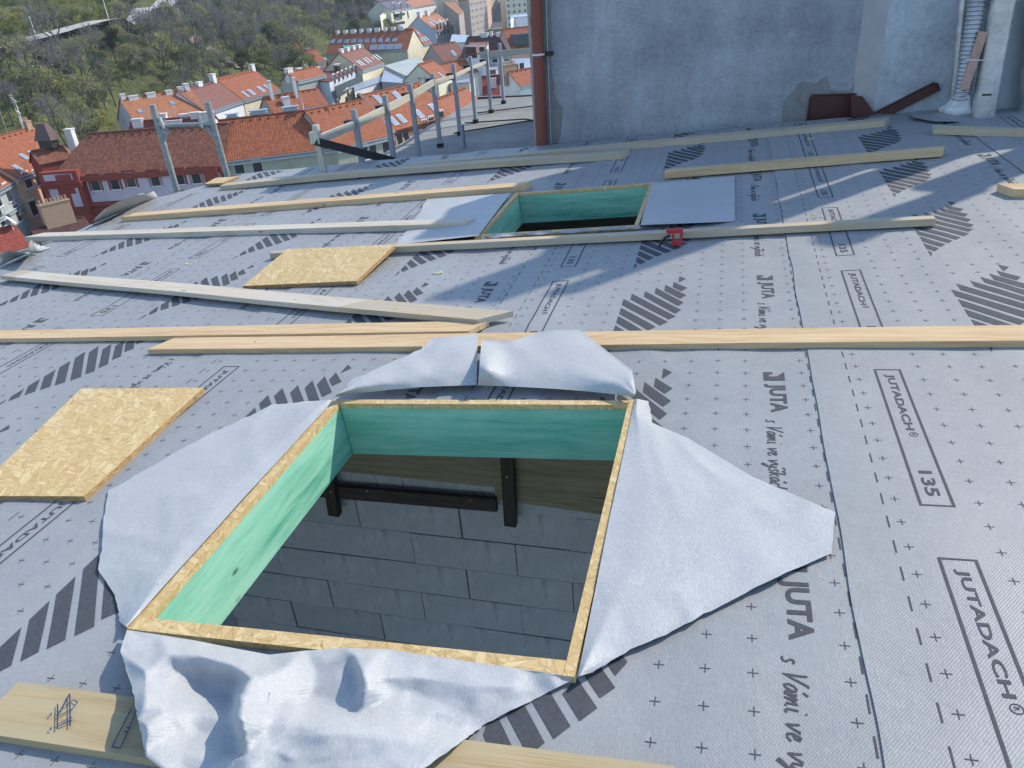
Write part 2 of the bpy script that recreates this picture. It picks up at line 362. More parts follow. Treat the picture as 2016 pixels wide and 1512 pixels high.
for k in range(-5, 5):
    us = SEAM0 + k * PITCH; ue = us + PITCH + .11
    if us > TOP_U: continue
    ul = sorted(set([round(x, 4) for x in np.arange(us, ue, .02)] + [round(ue, 4)] + [round(x, 4) for hl in HOLES for x in (hl[0] + .012, hl[1] - .012) if us < x < ue]))
    ul = [u for u in ul if u >= EAVE_U]
    if len(ul) < 2: continue
    vl = sorted(set([round(x, 4) for x in np.arange(NEAR_V, FAR_V, .04)] + [FAR_V] + [round(x, 4) for hl in HOLES for x in (hl[2] + .012, hl[3] - .012)]))
    mb = MB()
    lap = lambda u: .005 * (1 - (u - us) / (ue - us))
    edge = lambda v: .010 * n3(v * 3.1, k * 7.7)
    P = [[rw(u + (edge(v) if i == 0 else 0), v + (.02 * n3(u * 2, 4) if j == len(vl) - 1 else 0), wr(u, v) + lap(u)) for j, v in enumerate(vl)] for i, u in enumerate(ul)]
    def keep(i, j):
        um, vm = (ul[i] + ul[i + 1]) / 2, (vl[j] + vl[j + 1]) / 2
        if corner_cut(um, vm): return False
        return not any(h[0] + .012 < um < h[1] - .012 and h[2] + .012 < vm < h[3] - .012 for h in HOLES)
    mb.grid(P, None, 0, keep)
    strips.append((k, us, ue, mb.build('membrane_strip', M_MEM, roof_root, True), lap))

# ---- printing on the membrane -------------------------------------------------
V0 = {0: 1.924, -1: 1.937, -2: 1.985, -3: 2.326, -4: 1.765, -5: 2.1, 1: 1.905, 2: 1.7, 3: 2.05, 4: 1.6}
PERIOD = .7355
SYM = [[(.6245, 0), (.6494, -.0254), (.6255, -.061)],
 [(.6074, -.054), (.6578, -.116), (.6392, -.1454), (.6075, -.104)], [(.580, -.079), (.6583, -.184), (.640, -.214), (.5807, -.135)],
 [(.5494, -.105), (.6534, -.249), (.637, -.278), (.5494, -.156)], [(.514, -.1355), (.648, -.312), (.632, -.343), (.515, -.186)],
 [(.4705, -.156), (.635, -.366), (.614, -.39), (.471, -.208)], [(.4465, -.202), (.613, -.409), (.59, -.437), (.4475, -.256)],
 [(.448, -.28), (.578, -.448), (.557, -.474), (.448, -.335)], [(.448, -.354), (.545, -.482), (.526, -.508), (.448, -.408)],
 [(.448, -.428), (.515, -.519), (.495, -.546), (.448, -.482)], [(.448, -.50), (.487, -.559), (.468, -.589), (.448, -.556)],
 [(.448, -.575), (.458, -.60), (.448, -.64)]]
def stroke(pts, w, out, closed=False):          # ribbon along a polyline
    pts = [np.array(p, float) for p in pts]
    n = len(pts); A = []
    for i in range(n):
        t = pts[min(i + 1, n - 1)] - pts[max(i - 1, 0)]; t /= (np.linalg.norm(t) + 1e-9); nn = np.array([-t[1], t[0]]) * w / 2
        A.append((pts[i] + nn, pts[i] - nn))
    for i in range(n - 1): out.append([A[i][0], A[i + 1][0], A[i + 1][1], A[i][1]])
# handwritten glyphs: x to the right, y up, x-height 1
GL = {'s': (.75, [[(.6, .85), (.4, 1), (.2, .85), (.25, .6), (.5, .4), (.5, .15), (.25, 0), (.05, .1)]]),
 'V': (1.1, [[(.05, 1.9), (.2, 1.2), (.3, 0), (.7, 1.1), (1.0, 1.9), (1.15, 1.85)]]),
 'a': (.95, [[(.75, .85), (.5, 1), (.2, .8), (.1, .4), (.25, .05), (.5, .2), (.75, .85), (.75, .3), (.95, .05)]]),
 "'": (0, [[(-.35, 1.45), (-.1, 1.8)]]), '^': (0, [[(-.6, 1.75), (-.42, 1.42), (-.15, 1.8)]]),
 'm': (1.35, [[(.05, 1), (.12, 0), (.2, .6), (.45, 1), (.52, 0), (.62, .6), (.9, 1), (.98, .15), (1.3, .05)]]),
 'i': (.5, [[(.1, 1), (.15, .2), (.3, 0), (.5, .15)], [(.2, 1.5), (.26, 1.6)]]),
 'v': (.85, [[(.05, 1), (.2, .5), (.28, 0), (.55, .5), (.7, 1), (.85, .9)]]),
 'e': (.8, [[(.1, .45), (.5, .6), (.55, .95), (.3, 1), (.1, .5), (.25, .05), (.55, .05), (.8, .3)]]),
 'y': (.85, [[(.05, 1), (.15, .3), (.4, .15), (.65, .9), (.6, -.2), (.3, -.8), (.1, -.6), (.5, -.1), (.85, .2)]]),
 'k': (.85, [[(.1, 1.8), (.12, 0)], [(.65, 1), (.15, .45), (.4, .4), (.75, 0)]]),
 'c': (.75, [[(.65, .85), (.4, 1), (.12, .6), (.2, .1), (.45, 0), (.75, .2)]]),
 'h': (.9, [[(.1, 1.8), (.12, 0), (.25, .7), (.5, 1), (.6, .1), (.85, .05)]])}
def script(text, x0, y0, size, w):
    out = []; x = 0
    for ch in text:
        if ch == ' ': x += .75; continue
        adv, sts = GL[ch]
        for s_ in sts:
            sm = []
            for i in range(len(s_) - 1):
                for f_ in (0, .5): sm.append((s_[i][0] * (1 - f_) + s_[i + 1][0] * f_, s_[i][1] * (1 - f_) + s_[i + 1][1] * f_))
            sm.append(s_[-1])
            stroke([(x0 + (x + a + .22 * b) * size, y0 + b * size) for a, b in sm], w, out)
        x += adv
    return out, x * size
def fontpolys(text, size, bold=0.0):            # default typeface, as polygons (x, y)
    cu = bpy.data.curves.new('txt', 'FONT'); cu.body = text; cu.size = size; cu.offset = bold; cu.fill_mode = 'FRONT'; cu.resolution_u = 3
    ob = bpy.data.objects.new('txt', cu); C.objects.link(ob)
    dg = bpy.context.evaluated_depsgraph_get(); me = bpy.data.meshes.new_from_object(ob.evaluated_get(dg))
    out = [[(me.vertices[i].co.x, me.vertices[i].co.y) for i in p.vertices] for p in me.polygons]
    bpy.data.objects.remove(ob); bpy.data.curves.remove(cu); bpy.data.meshes.remove(me)
    return out
def fit(polys, w, h):
    a = np.array([p for q in polys for p in q]); x0, y0 = a.min(0); x1, y1 = a.max(0)
    return [[((x - x0) / (x1 - x0) * w, (y - y0) / (y1 - y0) * h) for x, y in q] for q in polys]
TXT_BRAND = fit(fontpolys('JUTADACH', 1, .022), .272, .0235)
TXT_NUM = fit(fontpolys('135', 1, .022), .088, .0255)
TXT_R = fit(fontpolys('R', 1, .01), .0065, .0075)
TXT_LOGO = fit(fontpolys('JUTA', 1, .035), .146, .0525)
LOGOJ = [[(0, 0), (.048, 0), (.048, .0145), (.012, .0145), (.012, .023), (0, .023)], [(.025, .0145), (.048, .0145), (.048, .053), (.0, .053), (.025, .034)]]
scr, scrlen = script("s Va'mi ve vy's^ka'ch", 0, 0, .0142, .0027)
scr = [[(x * .29 / scrlen, y * 1.35) for x, y in q] for q in scr]
def period_polys():                              # one printed repeat: x down the strip (reading direction), y across
    out = []
    wl = .0052                                   # frame of the product name
    L, Wd = .583, .0635
    for a, b, c, d in ((0, 0, L, wl), (0, Wd - wl, L, Wd), (0, wl, wl * .8, Wd - wl), (L - wl * .8, wl, L, Wd - wl)):
        nseg = max(1, int((c - a) / .025))
        for i in range(nseg): x0, x1 = a + (c - a) * i / nseg, a + (c - a) * (i + 1) / nseg; out.append([(x0, .153 + b), (x1, .153 + b), (x1, .153 + d), (x0, .153 + d)])
    out += [[(x + .028, y + .153 + .0195) for x, y in q] for q in TXT_BRAND]
    out += [[(x + .462, y + .153 + .019) for x, y in q] for q in TXT_NUM]
    cxr, cyr = .318, .153 + .0375
    ring = [(cxr + .0085 * math.cos(a), cyr + .0085 * math.sin(a)) for a in np.linspace(0, 2 * math.pi, 19)]
    stroke(ring, .0018, out); out += [[(x + cxr - .0033, y + cyr - .0037) for x, y in q] for q in TXT_R]
    for q in SYM:
        if len(q) == 3: out.append([(-y, x) for x, y in q]); continue
        a, b, c, d = (np.array((-y, x)) for x, y in q); nx, ny = 8, 3
        for i in range(nx):
            for j in range(ny):
                f = lambda s, t: a * (1 - s) * (1 - t) + b * s * (1 - t) + c * s * t + d * (1 - s) * t
                out.append([f(i / nx, j / ny), f((i + 1) / nx, j / ny), f((i + 1) / nx, (j + 1) / ny), f(i / nx, (j + 1) / ny)])
    out += [[(x + .021, y + .8905) for x, y in q] for q in LOGOJ]
    out += [[(x + .088, y + .8905) for x, y in q] for q in TXT_LOGO]
    out += [[(x + .268, y + .889) for x, y in q] for q in scr]
    return out
PP = period_polys()
def in_sym(du, dv): return .43 < du < .68 and -.66 < dv < .02 and not (dv > -.1 and du < .56) and not (dv < -.5 and du > .58) and not (du < .5 and dv > -.13)
for k, us, ue, ob, lap in strips:
    pr = MB()
    def put(q):
        pts = []
        for du, v in q:
            u = us + du * H; u = u * (1 + .022 * max(0, v - 2.6)); vv = (v + .03 * max(0, v - 2.5) ** 2) * H
            if not (max(EAVE_U, us) <= u <= min(ue + .05, TOP_U)) or not (NEAR_V < vv < FAR_V - .02) or corner_cut(u, vv): return
            if any(hh[0] - .0 < u < hh[1] + .0 and hh[2] - .0 < vv < hh[3] + .0 for hh in HOLES): return
            pts.append(rw(u, vv, wr(u, vv) + lap(u) + .0011))
        pr.poly(pts)
    v0 = V0[k] % PERIOD
    for i in range(-3, 9):
        vb = v0 + i * PERIOD
        if vb < NEAR_V / H or vb - PERIOD > FAR_V / H: continue
        for q in PP: put([(y, vb - x) for x, y in q])
    for j in range(-14, 80):                      # crosses and dashed lap lines
        v = .0727 * j + .05 + (k * .031) % .0727
        ph = (v - v0) % PERIOD - PERIOD
        for cdu in (.112, .260, .333, .406, .4795, .5526, .6257, .6988, .7719, .845, .9867):
            if in_sym(cdu, ph): continue
            put([(cdu - .0086, v - .0007), (cdu + .0086, v - .0007), (cdu + .0086, v + .0007), (cdu - .0086, v + .0007)])
            put([(cdu - .0007, v - .009), (cdu + .0007, v - .009), (cdu + .0007, v + .009), (cdu - .0007, v + .009)])
        put([(.0871, v - .018), (.0899, v - .018), (.0899, v + .017), (.0871, v + .017)])
        put([(1.0045, v + .018), (1.0075, v + .018), (1.0075, v + .053), (1.0045, v + .053)])
    pr.build('printed_pattern', M_PRINT, ob)

# walls of our own building below the roof edge
mb = MB()
def wallpoly(a, b): mb.poly([(a[0], a[1], 0), (b[0], b[1], 0), tuple(b), tuple(a)])
e0, e1 = rw(EAVE_U + .12, NEAR_V, -.32), rw(EAVE_U + .12, FAR_V - .1, -.32); e2, e3 = rw(TOP_U, FAR_V - .1, -.32), rw(TOP_U, NEAR_V, -.32)
for a, b in ((e0, e1), (e1, e2), (e2, e3)): wallpoly(a, b)
low = lambda p: np.array([p[0], p[1], ZC - 4.25])
wallpoly(low(e3), low(e0))                     # near gable left open at attic level to let sky light in
mb.build('outer_wall', W_DUST, roof_root)
mb = MB(); mb.bar(rw(EAVE_U + .05, NEAR_V, -.10), rw(EAVE_U + .05, FAR_V - .5, -.10), .05, .18); mb.bar(rw(EAVE_U + .3, FAR_V - .03, -.10), rw(TOP_U, FAR_V - .03, -.10), .05, .18)
mb.build('edge_board', M_DARKW, roof_root)

# ---- roof window openings -----------------------------------------------------
def opening(Nr, curb, depth, label, far_extra=0):
    u0, u1, v0, v1 = Nr; t = .024; root = thing('roof_opening', rw(u0, v0, -depth), label, 'roof opening')
    def slab(name, ua, ub, va, vb, h0, h1, m, alongu):
        mb = MB(); c = [(ua, va), (ub, va), (ub, vb), (ua, vb)] if alongu else [(ua, va), (ua, vb), (ub, vb), (ub, va)]
        b = [rw(*q, h0) for q in c] + [rw(*q, h1) for q in c]
        mb.box8(b); return mb.build(name, m, root)
    tl, tr, tn, tf = .036, .026, .044, .032; lo = curb - .022
    slab('curb_board', u0, u0 + tl, v0, v1, lo, curb, M_OSB, False); slab('curb_board', u1 - tr, u1, v0, v1, lo, curb, M_OSB, False)
    slab('curb_board', u0 + tl + .001, u1 - tr - .001, v1 - tf, v1, lo, curb - .0015, M_OSB, True); slab('curb_board', u0 + tl + .001, u1 - tr - .001, v0, v0 + tn, lo, curb - .0015, M_OSB, True)
    bt = lo - .002
    slab('trimmer_beam', u0 + .014, u0 + tl - .003, v0 + .014, v1 - .014, -depth, bt, M_GREEN, False)
    slab('trimmer_beam', u1 - tr + .003, u1 - .013, v0 + .014, v1 - .014, -depth, bt, M_GREEN, False)
    slab('header_beam', u0 + tl, u1 - tr, v1 - tf + .003, v1 - .013, -depth, bt, M_GREEN, True)
    slab('header_beam', u0 + tl, u1 - tr, v0 + .013, v0 + tn - .003, -depth, bt, M_GREEN, True)
    return root
op1 = opening(N1, CURB, .215, 'large open skylight hole in the foreground showing grey block wall inside')
op2 = opening(N2, .03, .20, 'farther open skylight hole with dark green boards and black inside')
def lerp2(a, b, t): return (a[0] + (b[0] - a[0]) * t, a[1] + (b[1] - a[1]) * t)
def flap(root, A, B, hf, name='membrane_flap', nt=26, sub=6, label=None, bow=0, mat_=None):
    mb = MB(); AA = []; BB = []
    for i in range(len(A) - 1):
        for j in range(sub): AA.append(lerp2(A[i], A[i + 1], j / sub)); BB.append(lerp2(B[i], B[i + 1], j / sub))
    AA.append(A[-1]); BB.append(B[-1]); n = len(AA); P = []
    for i in range(n):
        row = []
        for j in range(nt + 1):
            t = j / nt; p = lerp2(AA[i], BB[i], t); s = i / (n - 1)
            jag = (n3(i * 1.3, 2.2, len(A)) * 3.0 if j == nt else 0)
            h = hf(s, t, p[0], p[1]); u, v = roof(p[0] + jag, p[1] + jag * .6, h); row.append(rw(u, v, h))
        P.append(row)
    mb.grid(P); return mb.build(name, mat_ or M_UND, root, True, label=label)
def sm(a, b, x):
    if a == b: return float(x > a)
    t = min(1, max(0, (x - a) / (b - a))); return t * t * (3 - 2 * t)
def rest(s, t, x, y):
    c = 1 - abs(n3(x * .006 + 3, y * .006, 4)) * 9
    return CURB * (1 - t) ** 1.3 + .004 + .012 * min(1, t * 6) + .008 * max(0, n3(x * .009, y * .009, 1)) + .0010 * n3(x * .05, y * .05) + (.004 * c * min(1, t * 4) if c > 0 else 0)
flap(op1, [(1250, 784), (1245, 808), (1238, 842), (1226, 900), (1211, 970), (1200, 1020), (1185, 1095), (1178, 1130), (1168, 1180), (1157, 1235), (1148, 1280), (1137, 1332)],
     [(1277, 790), (1285, 833), (1354, 862), (1483, 939), (1629, 1002), (1645, 1008), (1637, 1089), (1532, 1134), (1400, 1202), (1323, 1243), (1242, 1278), (1166, 1324)], rest, label='wide right flap of pale membrane with pointed tip')
flap(op1, [(655, 787), (640, 806), (615, 833), (580, 872), (530, 926), (480, 980), (430, 1036), (390, 1080), (350, 1124), (310, 1168), (275, 1208), (250, 1235)],
     [(607, 790), (536, 797), (483, 823), (421, 850), (320, 905), (214, 966), (203, 1030), (200, 1081), (192, 1120), (223, 1166), (233, 1200), (236, 1225)], rest, label='left flap of pale membrane')
htop = lambda s, t, x, y: CURB + .012 + .03 * (.3 - abs(n3(x * .01, y * .014, 6))) * t + .03 * math.sin(3.14 * min(1, t * 1.1)) + .02 * sm(.5, 1, t) + .004 * n3(x * .03, y * .03)
flap(op1, [(657, 782), (700, 775), (760, 768), (830, 762), (880, 760), (938, 758)], [(675, 768), (698, 743), (754, 721), (829, 687), (853, 665), (941, 658)], htop, label='left half of the slit far flap')
htop2 = lambda s, t, x, y: CURB + .016 + (.05 * math.exp(-((x - 955) / 28) ** 2) + .03) * math.sin(3.14 * min(1, t * 1.05)) + .024 * sm(.5, 1, t) + .045 * (.25 - abs(n3(x * .009, y * .012, 3))) * t
flap(op1, [(941, 759), (990, 760), (1050, 763), (1100, 766), (1150, 770), (1200, 775), (1248, 781)], [(948, 669), (1008, 671), (1075, 650), (1143, 650), (1198, 693), (1246, 729), (1252, 772)], htop2, label='right half of the slit far flap')
from mathutils.geometry import delaunay_2d_cdt
CP = [(250, 1240, .03), (315, 1250, .03), (380, 1260, .03), (450, 1274, .032), (530, 1289, .034), (600, 1281, .036), (640, 1278, .036), (680, 1275, .038), (760, 1278, .034), (830, 1288, .032), (900, 1299, .03), (1040, 1319, .03), (1130, 1333, .028),
      (332, 1288, .080), (400, 1292, .082), (455, 1308, .098), (490, 1334, .125), (472, 1372, .140), (470, 1412, .132), (478, 1452, .105), (481, 1482, .070), (345, 1322, .050), (400, 1340, .026), (400, 1390, .016), (385, 1440, .016), (440, 1450, .014), (466, 1345, .040), (457, 1375, .022), (456, 1412, .018), (464, 1452, .016), (468, 1480, .020),
      (240, 1290, .060), (285, 1320, .088), (318, 1345, .068), (285, 1370, .090), (325, 1400, .058), (290, 1430, .078), (318, 1452, .046), (262, 1350, .062), (300, 1488, .050), (350, 1495, .034), (430, 1502, .034), (540, 1325, .100), (580, 1298, .074), (565, 1375, .070), (525, 1430, .064), (600, 1410, .052),
      (620, 1330, .040), (650, 1305, .048), (612, 1370, .034), (660, 1380, .036), (690, 1284, .070), (712, 1318, .104), (718, 1356, .092), (706, 1408, .052), (697, 1320, .046), (702, 1358, .040), (735, 1300, .082), (748, 1335, .066), (760, 1372, .046), (810, 1330, .050), (808, 1362, .028), (855, 1340, .040), (870, 1385, .030), (780, 1425, .050), (700, 1440, .062), (630, 1445, .068), (570, 1450, .058), (555, 1500, .046), (700, 1500, .036), (820, 1470, .030),
      (930, 1350, .042), (1000, 1350, .034), (1000, 1392, .016), (1072, 1367, .012), (900, 1466, .012), (960, 1422, .012), (237, 1280, .055), (258, 1340, .058), (272, 1420, .060), (288, 1490, .045), (380, 1560, .034), (480, 1600, .03), (620, 1620, .03), (770, 1560, .03), (1128, 1338, .020), (200, 1200, .03), (200, 1650, .03), (1160, 1650, .01), (1160, 1300, .028), (700, 1660, .03)]
CPV, _, CPF = delaunay_2d_cdt([Vector((a, b)) for a, b, _ in CP], [], [], 0, .001)[:3]
CPZ = []
for q in CPV: CPZ.append(min(CP, key=lambda c: (c[0] - q.x) ** 2 + (c[1] - q.y) ** 2)[2])
TRI = np.array([[CPV[i][:] for i in f] for f in CPF]); TZ = np.array([[CPZ[i] for i in f] for f in CPF])
_d = TRI[:, 1] - TRI[:, 0]; _e = TRI[:, 2] - TRI[:, 0]; _den = _d[:, 0] * _e[:, 1] - _d[:, 1] * _e[:, 0]
def cpz(x, y):
    p = np.array((x, y)) - TRI[:, 0]; b1 = (p[:, 0] * _e[:, 1] - p[:, 1] * _e[:, 0]) / _den; b2 = (_d[:, 0] * p[:, 1] - _d[:, 1] * p[:, 0]) / _den
    k = int(np.argmax(np.minimum(np.minimum(b1, b2), 1 - b1 - b2))); return float(TZ[k, 0] * (1 - b1[k] - b2[k]) + TZ[k, 1] * b1[k] + TZ[k, 2] * b2[k])
def hbot(s, t, x, y):
    x += 3.5 * n3(x * .03, y * .03, 2); y += 3.5 * n3(x * .03, y * .03, 12)
    h = .5 * cpz(x, y) + .125 * (cpz(x - 7, y) + cpz(x + 7, y) + cpz(x, y - 6) + cpz(x, y + 6))
    h += .036 * sm(-45, 15, y - (1343 + .135 * x)) * (1 - sm(900, 1000, x))
    return max(.008, h + (.010 * (.25 - abs(n3(x * .012, y * .012, 15))) + .0008 * n3(x * .05, y * .05, 8)) * sm(0, .1, t))
flap(op1, [(250, 1240), (275, 1244), (310, 1249), (380, 1260), (450, 1274), (530, 1289), (600, 1281), (680, 1275), (760, 1278), (900, 1299), (1040, 1319), (1130, 1333)],
     [(237, 1280), (262, 1360), (272, 1420), (288, 1490), (380, 1560), (480, 1600), (620, 1620), (770, 1560), (900, 1466), (960, 1422), (1072, 1367), (1128, 1338)], hbot, nt=80, sub=12, label='crumpled near flap with deep folds and a slit')
# screw scraps, holes and marks on the flaps
r2 = lambda s, t, x, y: .027 * (1 - t) + .012 + .016 * max(0, n3(x * .02, y * .03, 3)) * t + .012 * t ** 4 * max(0, n3(x * .05, y * .08, 6)) + .02 * (.2 - abs(n3(x * .012, y * .02, 8))) * t
flap(op2, [(1006, 380), (985, 407), (965, 433), (942, 464)], [(840, 392), (822, 425), (800, 455), (776, 482)], r2, label='left flap of the farther opening, half in shadow')
flap(op2, [(1284, 361), (1276, 388), (1268, 415), (1261, 443)], [(1446, 346), (1447, 376), (1447, 406), (1447, 436)], r2, label='square right flap of the farther opening')
flap(op2, [(945, 463), (1020, 458), (1100, 453), (1180, 448), (1258, 443)], [(948, 470), (1024, 464), (1102, 459), (1184, 454), (1262, 449)], lambda s, t, x, y: .035 + .012 * math.sin(x * .09) + .008 * n3(x * .1, y * .1), label='rumpled near edge of the farther opening', mat_=M_MEM)
mb = MB()
for (x, y, a, b) in ((1385, 1036, 5, 4), (291, 1099, 3.2, 2), (249, 1155, 1.5, 1.2)):
    q = [roof(x + a * math.cos(k), y + b * math.sin(k), .02) for k in np.linspace(0, 6.283, 9)[:-1]]; mb = MB(); mb.poly([rw(u, v, .021) for u, v in q]); mb.build('puncture_mark', M_PRINT, op1)
mb = MB()
for (x0, y0, x1, y1, wd) in ((522, 1398, 530, 1368, 7),):
    a, b = roof(x0, y0, .09), roof(x1, y1, .09); mb.bar(rw(*a, .095), rw(*b, .097), .010, .003)
mb.build('torn_tag', M_UND, op1)

# loose membrane along the eave
def eaveflap(A, B, hf, label):
    return flap(roof_root, A, B, hf, 'loose_membrane_edge', 14, 6, label)
eaveflap([(182, 442), (215, 428), (250, 412), (285, 397), (312, 388)], [(186, 430), (212, 408), (240, 394), (275, 382), (302, 376)], lambda s, t, x, y: .012 + .16 * t * math.sin(.5 + 2.2 * s), 'curled membrane edge at the eave')
eaveflap([(0, 524), (25, 512), (48, 502), (62, 496)], [(-4, 500), (18, 493), (40, 496), (57, 500)], lambda s, t, x, y: .01 + .10 * t, 'drooping membrane edge at the eave')
eaveflap([(55, 500), (66, 497), (80, 494), (100, 488)], [(57, 478), (62, 472), (72, 480), (96, 487)], lambda s, t, x, y: .01 + .16 * t * (1 - s), 'upturned membrane corner at the eave')

# ---- attic below ---------------------------------------------------------------
YB = 3.44
attic = thing('block_wall', (-1.5, YB, ZC - 5.0), 'grey aerated concrete block wall seen down through the large skylight hole', 'wall')
bl = MB(); bl.box((-1.5, YB, ZC - 5.0), (.674, .10, .244)); tpl = bl.build('block', M_BLOCK, attic)
ref = aty(711, 1038, YB); first = True
for r in range(-7, 4):
    zc = ref[2] + r * .25 - .125
    for c_ in range(-6, 7):
        xc = ref[0] + .34 + c_ * .68 + (.34 if r % 2 == 0 else 0)
        if not (-4.2 < xc < 1.6): continue
        pos = (xc + rnd.uniform(-.004, .004) + 1.5, .05 + rnd.uniform(-.003, .003), zc - (ZC - 5.0) + rnd.uniform(-.003, .003))
        if zc + .13 > rw((xc), YB, -.25)[2]: continue
        if first: tpl.location = pos; first = False
        else: sharecopy(tpl, attic, pos, (0, rnd.uniform(-.004, .004), 0))
mb = MB(); mb.box((-1.4, YB + .09, ZC - 3.4), (6.2, .15, 3.4)); mb.build('mortar_bed', M_MORTAR, attic)
at2 = thing('roof_boarding', (-1.0, YB - .05, ZC - 2.2), 'raw timber boards and dark battens fixed along the block wall top', 'boards')
def plankz(name, pa, pb, wd, y, m, th=.03):
    a, b = aty(*pa, y), aty(*pb, y); mb = MB(); mb.bar(a, b, th, wd); return mb.build(name, m, at2)
plankz('board', (610, 878), (1250, 925), .18, YB - .02, M_BOARD); plankz('board', (610, 905), (1250, 968), .11, YB - .021, M_BOARD)
plankz('board', (975, 965), (1250, 1004), .11, YB - .02, M_BOARD)
plankz('dark_batten', (600, 962), (978, 993), .09, YB - .06, M_DARKW)
def postz(pa, pb, y, wd=.06):
    a, b = aty(*pa, y), aty(*pb, y); mb = MB(); mb.bar(a, b, wd, .05, (0, 1, 0)); return mb.build('hanging_post', M_DARKW, at2)
postz((640, 890), (660, 1012), YB - .09, .07); postz((998, 880), (1006, 1032), YB - .09, .07)
for p in ((651, 969), (723, 967), (926, 985), (998, 939)): mb = MB(); mb.box(aty(*p, YB - .12), (.008, .006, .008)); mb.build('screw', M_WHITE, at2)
ao = thing('attic', (-1.5, 1.5, ZC - 4.8), 'dim attic room below the roof, walls and floor in shadow', 'room')
M_SCREED = plain('attic_screed', (.36, .355, .34), .9, .12, 3)
mb = MB(); zf_ = ZC - 4.2; mb.poly([(-3.3, -1.6, zf_), (1.1, -1.6, zf_), (1.1, YB + .02, zf_), (-3.3, YB + .02, zf_)]); mb.build('attic_floor', M_SCREED, ao)
for xx in (-3.3, 1.1):
    mb = MB(); zt_ = rw(xx, 0, -.03)[2]; mb.poly([(xx, -1.6, zf_), (xx, YB + .02, zf_), (xx, YB + .02, zt_), (xx, -1.6, zt_)]); mb.build('side_wall', M_BLOCK, ao)
# ================================================================ things lying on the roof
def batten(name, pl, pr_, wd, th, m, label, cat='batten', lift=0.0, skl=0.0, skr=0.0, group=None, bend=0.0, raw=(), rawm=None):
    a = np.array(roof(*pl, th + lift)); b = np.array(roof(*pr_, th + lift)); d = b - a; L = np.linalg.norm(d); d /= L
    nrm = np.array([-d[1], d[0]])                 # away from the camera
    if nrm[1] < 0: nrm = -nrm
    n = 24; mb = MB(); o = rnd.uniform(0, 30), rnd.uniform(0, 30)
    def sec(f):
        c = a + d * L * f; z = lift + bend * math.sin(3.14 * f) + .004 * (n3(L * f * .8, pl[0] * .11, 9) + .3)
        wv = .0022 * n3(L * f * 1.7, pl[0] * .37, 3); near = c + nrm * wv; far = c + nrm * (wd + .0025 * n3(L * f * 1.3, pl[1] * .29, 6)) + d * ((skl * (1 - f) + skr * f) * 1.0)
        return [rw(*near, z + .004), rw(*near, z + th), rw(*far, z + th), rw(*far, z + .004)]
    S = [sec(i / n) for i in range(n + 1)]; cum = [0, th, th + wd, 2 * th + wd, 2 * th + 2 * wd]
    for j in range(4):
        k = (j + 1) % 4
        for i in range(n):
            mb.poly([S[i][j], S[i + 1][j], S[i + 1][k], S[i][k]][::-1], [(o[0] + L * i / n, o[1] + cum[j]), (o[0] + L * (i + 1) / n, o[1] + cum[j]), (o[0] + L * (i + 1) / n, o[1] + cum[j + 1]), (o[0] + L * i / n, o[1] + cum[j + 1])][::-1], int(any(f0 <= (i + .5) / n <= f1 for f0, f1 in raw)))
    for e, f in ((S[0], 1), (S[-1], -1)): mb.poly(e if f < 0 else e[::-1], [(o[0], 9), (o[0] + .02, 9), (o[0] + .02, 9 + wd), (o[0], 9 + wd)])
    ob = mb.build(name, [m, rawm or M_PINE])
    k = .3 + rnd.random() * .4
    while k < L - .1:
        c = a + d * k + nrm * wd * rnd.uniform(.3, .7); z = lift + th + bend * math.sin(3.14 * k / L) + .0008; nb_ = MB(); nb_.poly([rw(c[0] + .0045 * math.cos(q), c[1] + .0045 * math.sin(q), z) for q in np.linspace(0, 6.283, 9)[:-1]]); nb_.build('nail_head', M_FITT, ob); k += rnd.uniform(.55, .95)
    return tag(ob, label, cat, group)
GB = 'battens and planks laid on the roof membrane'
batten('plank', (-40, 667), (923, 653), .115, .030, M_PINE, 'fresh plank at the left edge meeting the long plank above the large skylight hole', 'plank', group=GB, skl=0, skr=.06, lift=.004)
batten('plank', (290, 688), (2120, 670), .135, .030, M_PINE, 'longest fresh plank crossing the whole roof just beyond the large skylight hole', 'plank', group=GB, skl=.06)
batten('plank', (0, 543), (940, 630), .125, .032, M_WGREY, 'bleached grey plank lying askew with a raw brown right end', 'plank', group=GB, skl=.06, skr=.12, lift=.022, raw=((0, .05), (.78, 1)), rawm=M_PINE2)
batten('plank', (48, 467), (913, 440), .12, .045, M_WGREY, 'pale weathered plank overhanging the eave at its left end', 'plank', group=GB, skl=.1, skr=.03)
batten('batten', (237, 428), (1026, 367), .13, .05, M_PINE, 'fresh batten ending just short of the far skylight hole', group=GB, skr=.05, skl=.06)
batten('batten', (432, 366), (1226, 303), .14, .05, M_PINE2, 'dull batten second from the far wall, beginning by the small chipboard piece', group=GB, skr=.04, bend=.02)
batten('batten', (803, 326), (1743, 238), .13, .05, M_PINE2, 'batten lying closest to the foot of the grey wall', group=GB, skr=.05)
batten('batten', (1308, 340), (1857, 294), .10, .05, M_PINE, 'shorter batten on the right, nearest to the maroon flashing', group=GB, skr=.03, lift=.01)
batten('batten', (530, 499), (1842, 431), .058, .042, M_PINE2, 'slim batten passing in front of the far skylight hole and under a chipboard sheet', group=GB, lift=.012)
batten('batten', (1838, 252), (2140, 262), .10, .05, M_PINE2, 'reddish batten at the right edge below the silver ducts', group=GB, skl=-.06)
batten('batten', (1996, 372), (2200, 372), .12, .05, M_PINE, 'batten whose end just enters at the right edge of the picture', group=GB, skl=-.08)
pl = batten('plank', (-60, 1440), (1320, 1652), .142, .030, M_YEL, 'ochre plank with blue pen scribbles at the bottom, passing under the crumpled flap', 'plank', group=GB)
mb = MB()
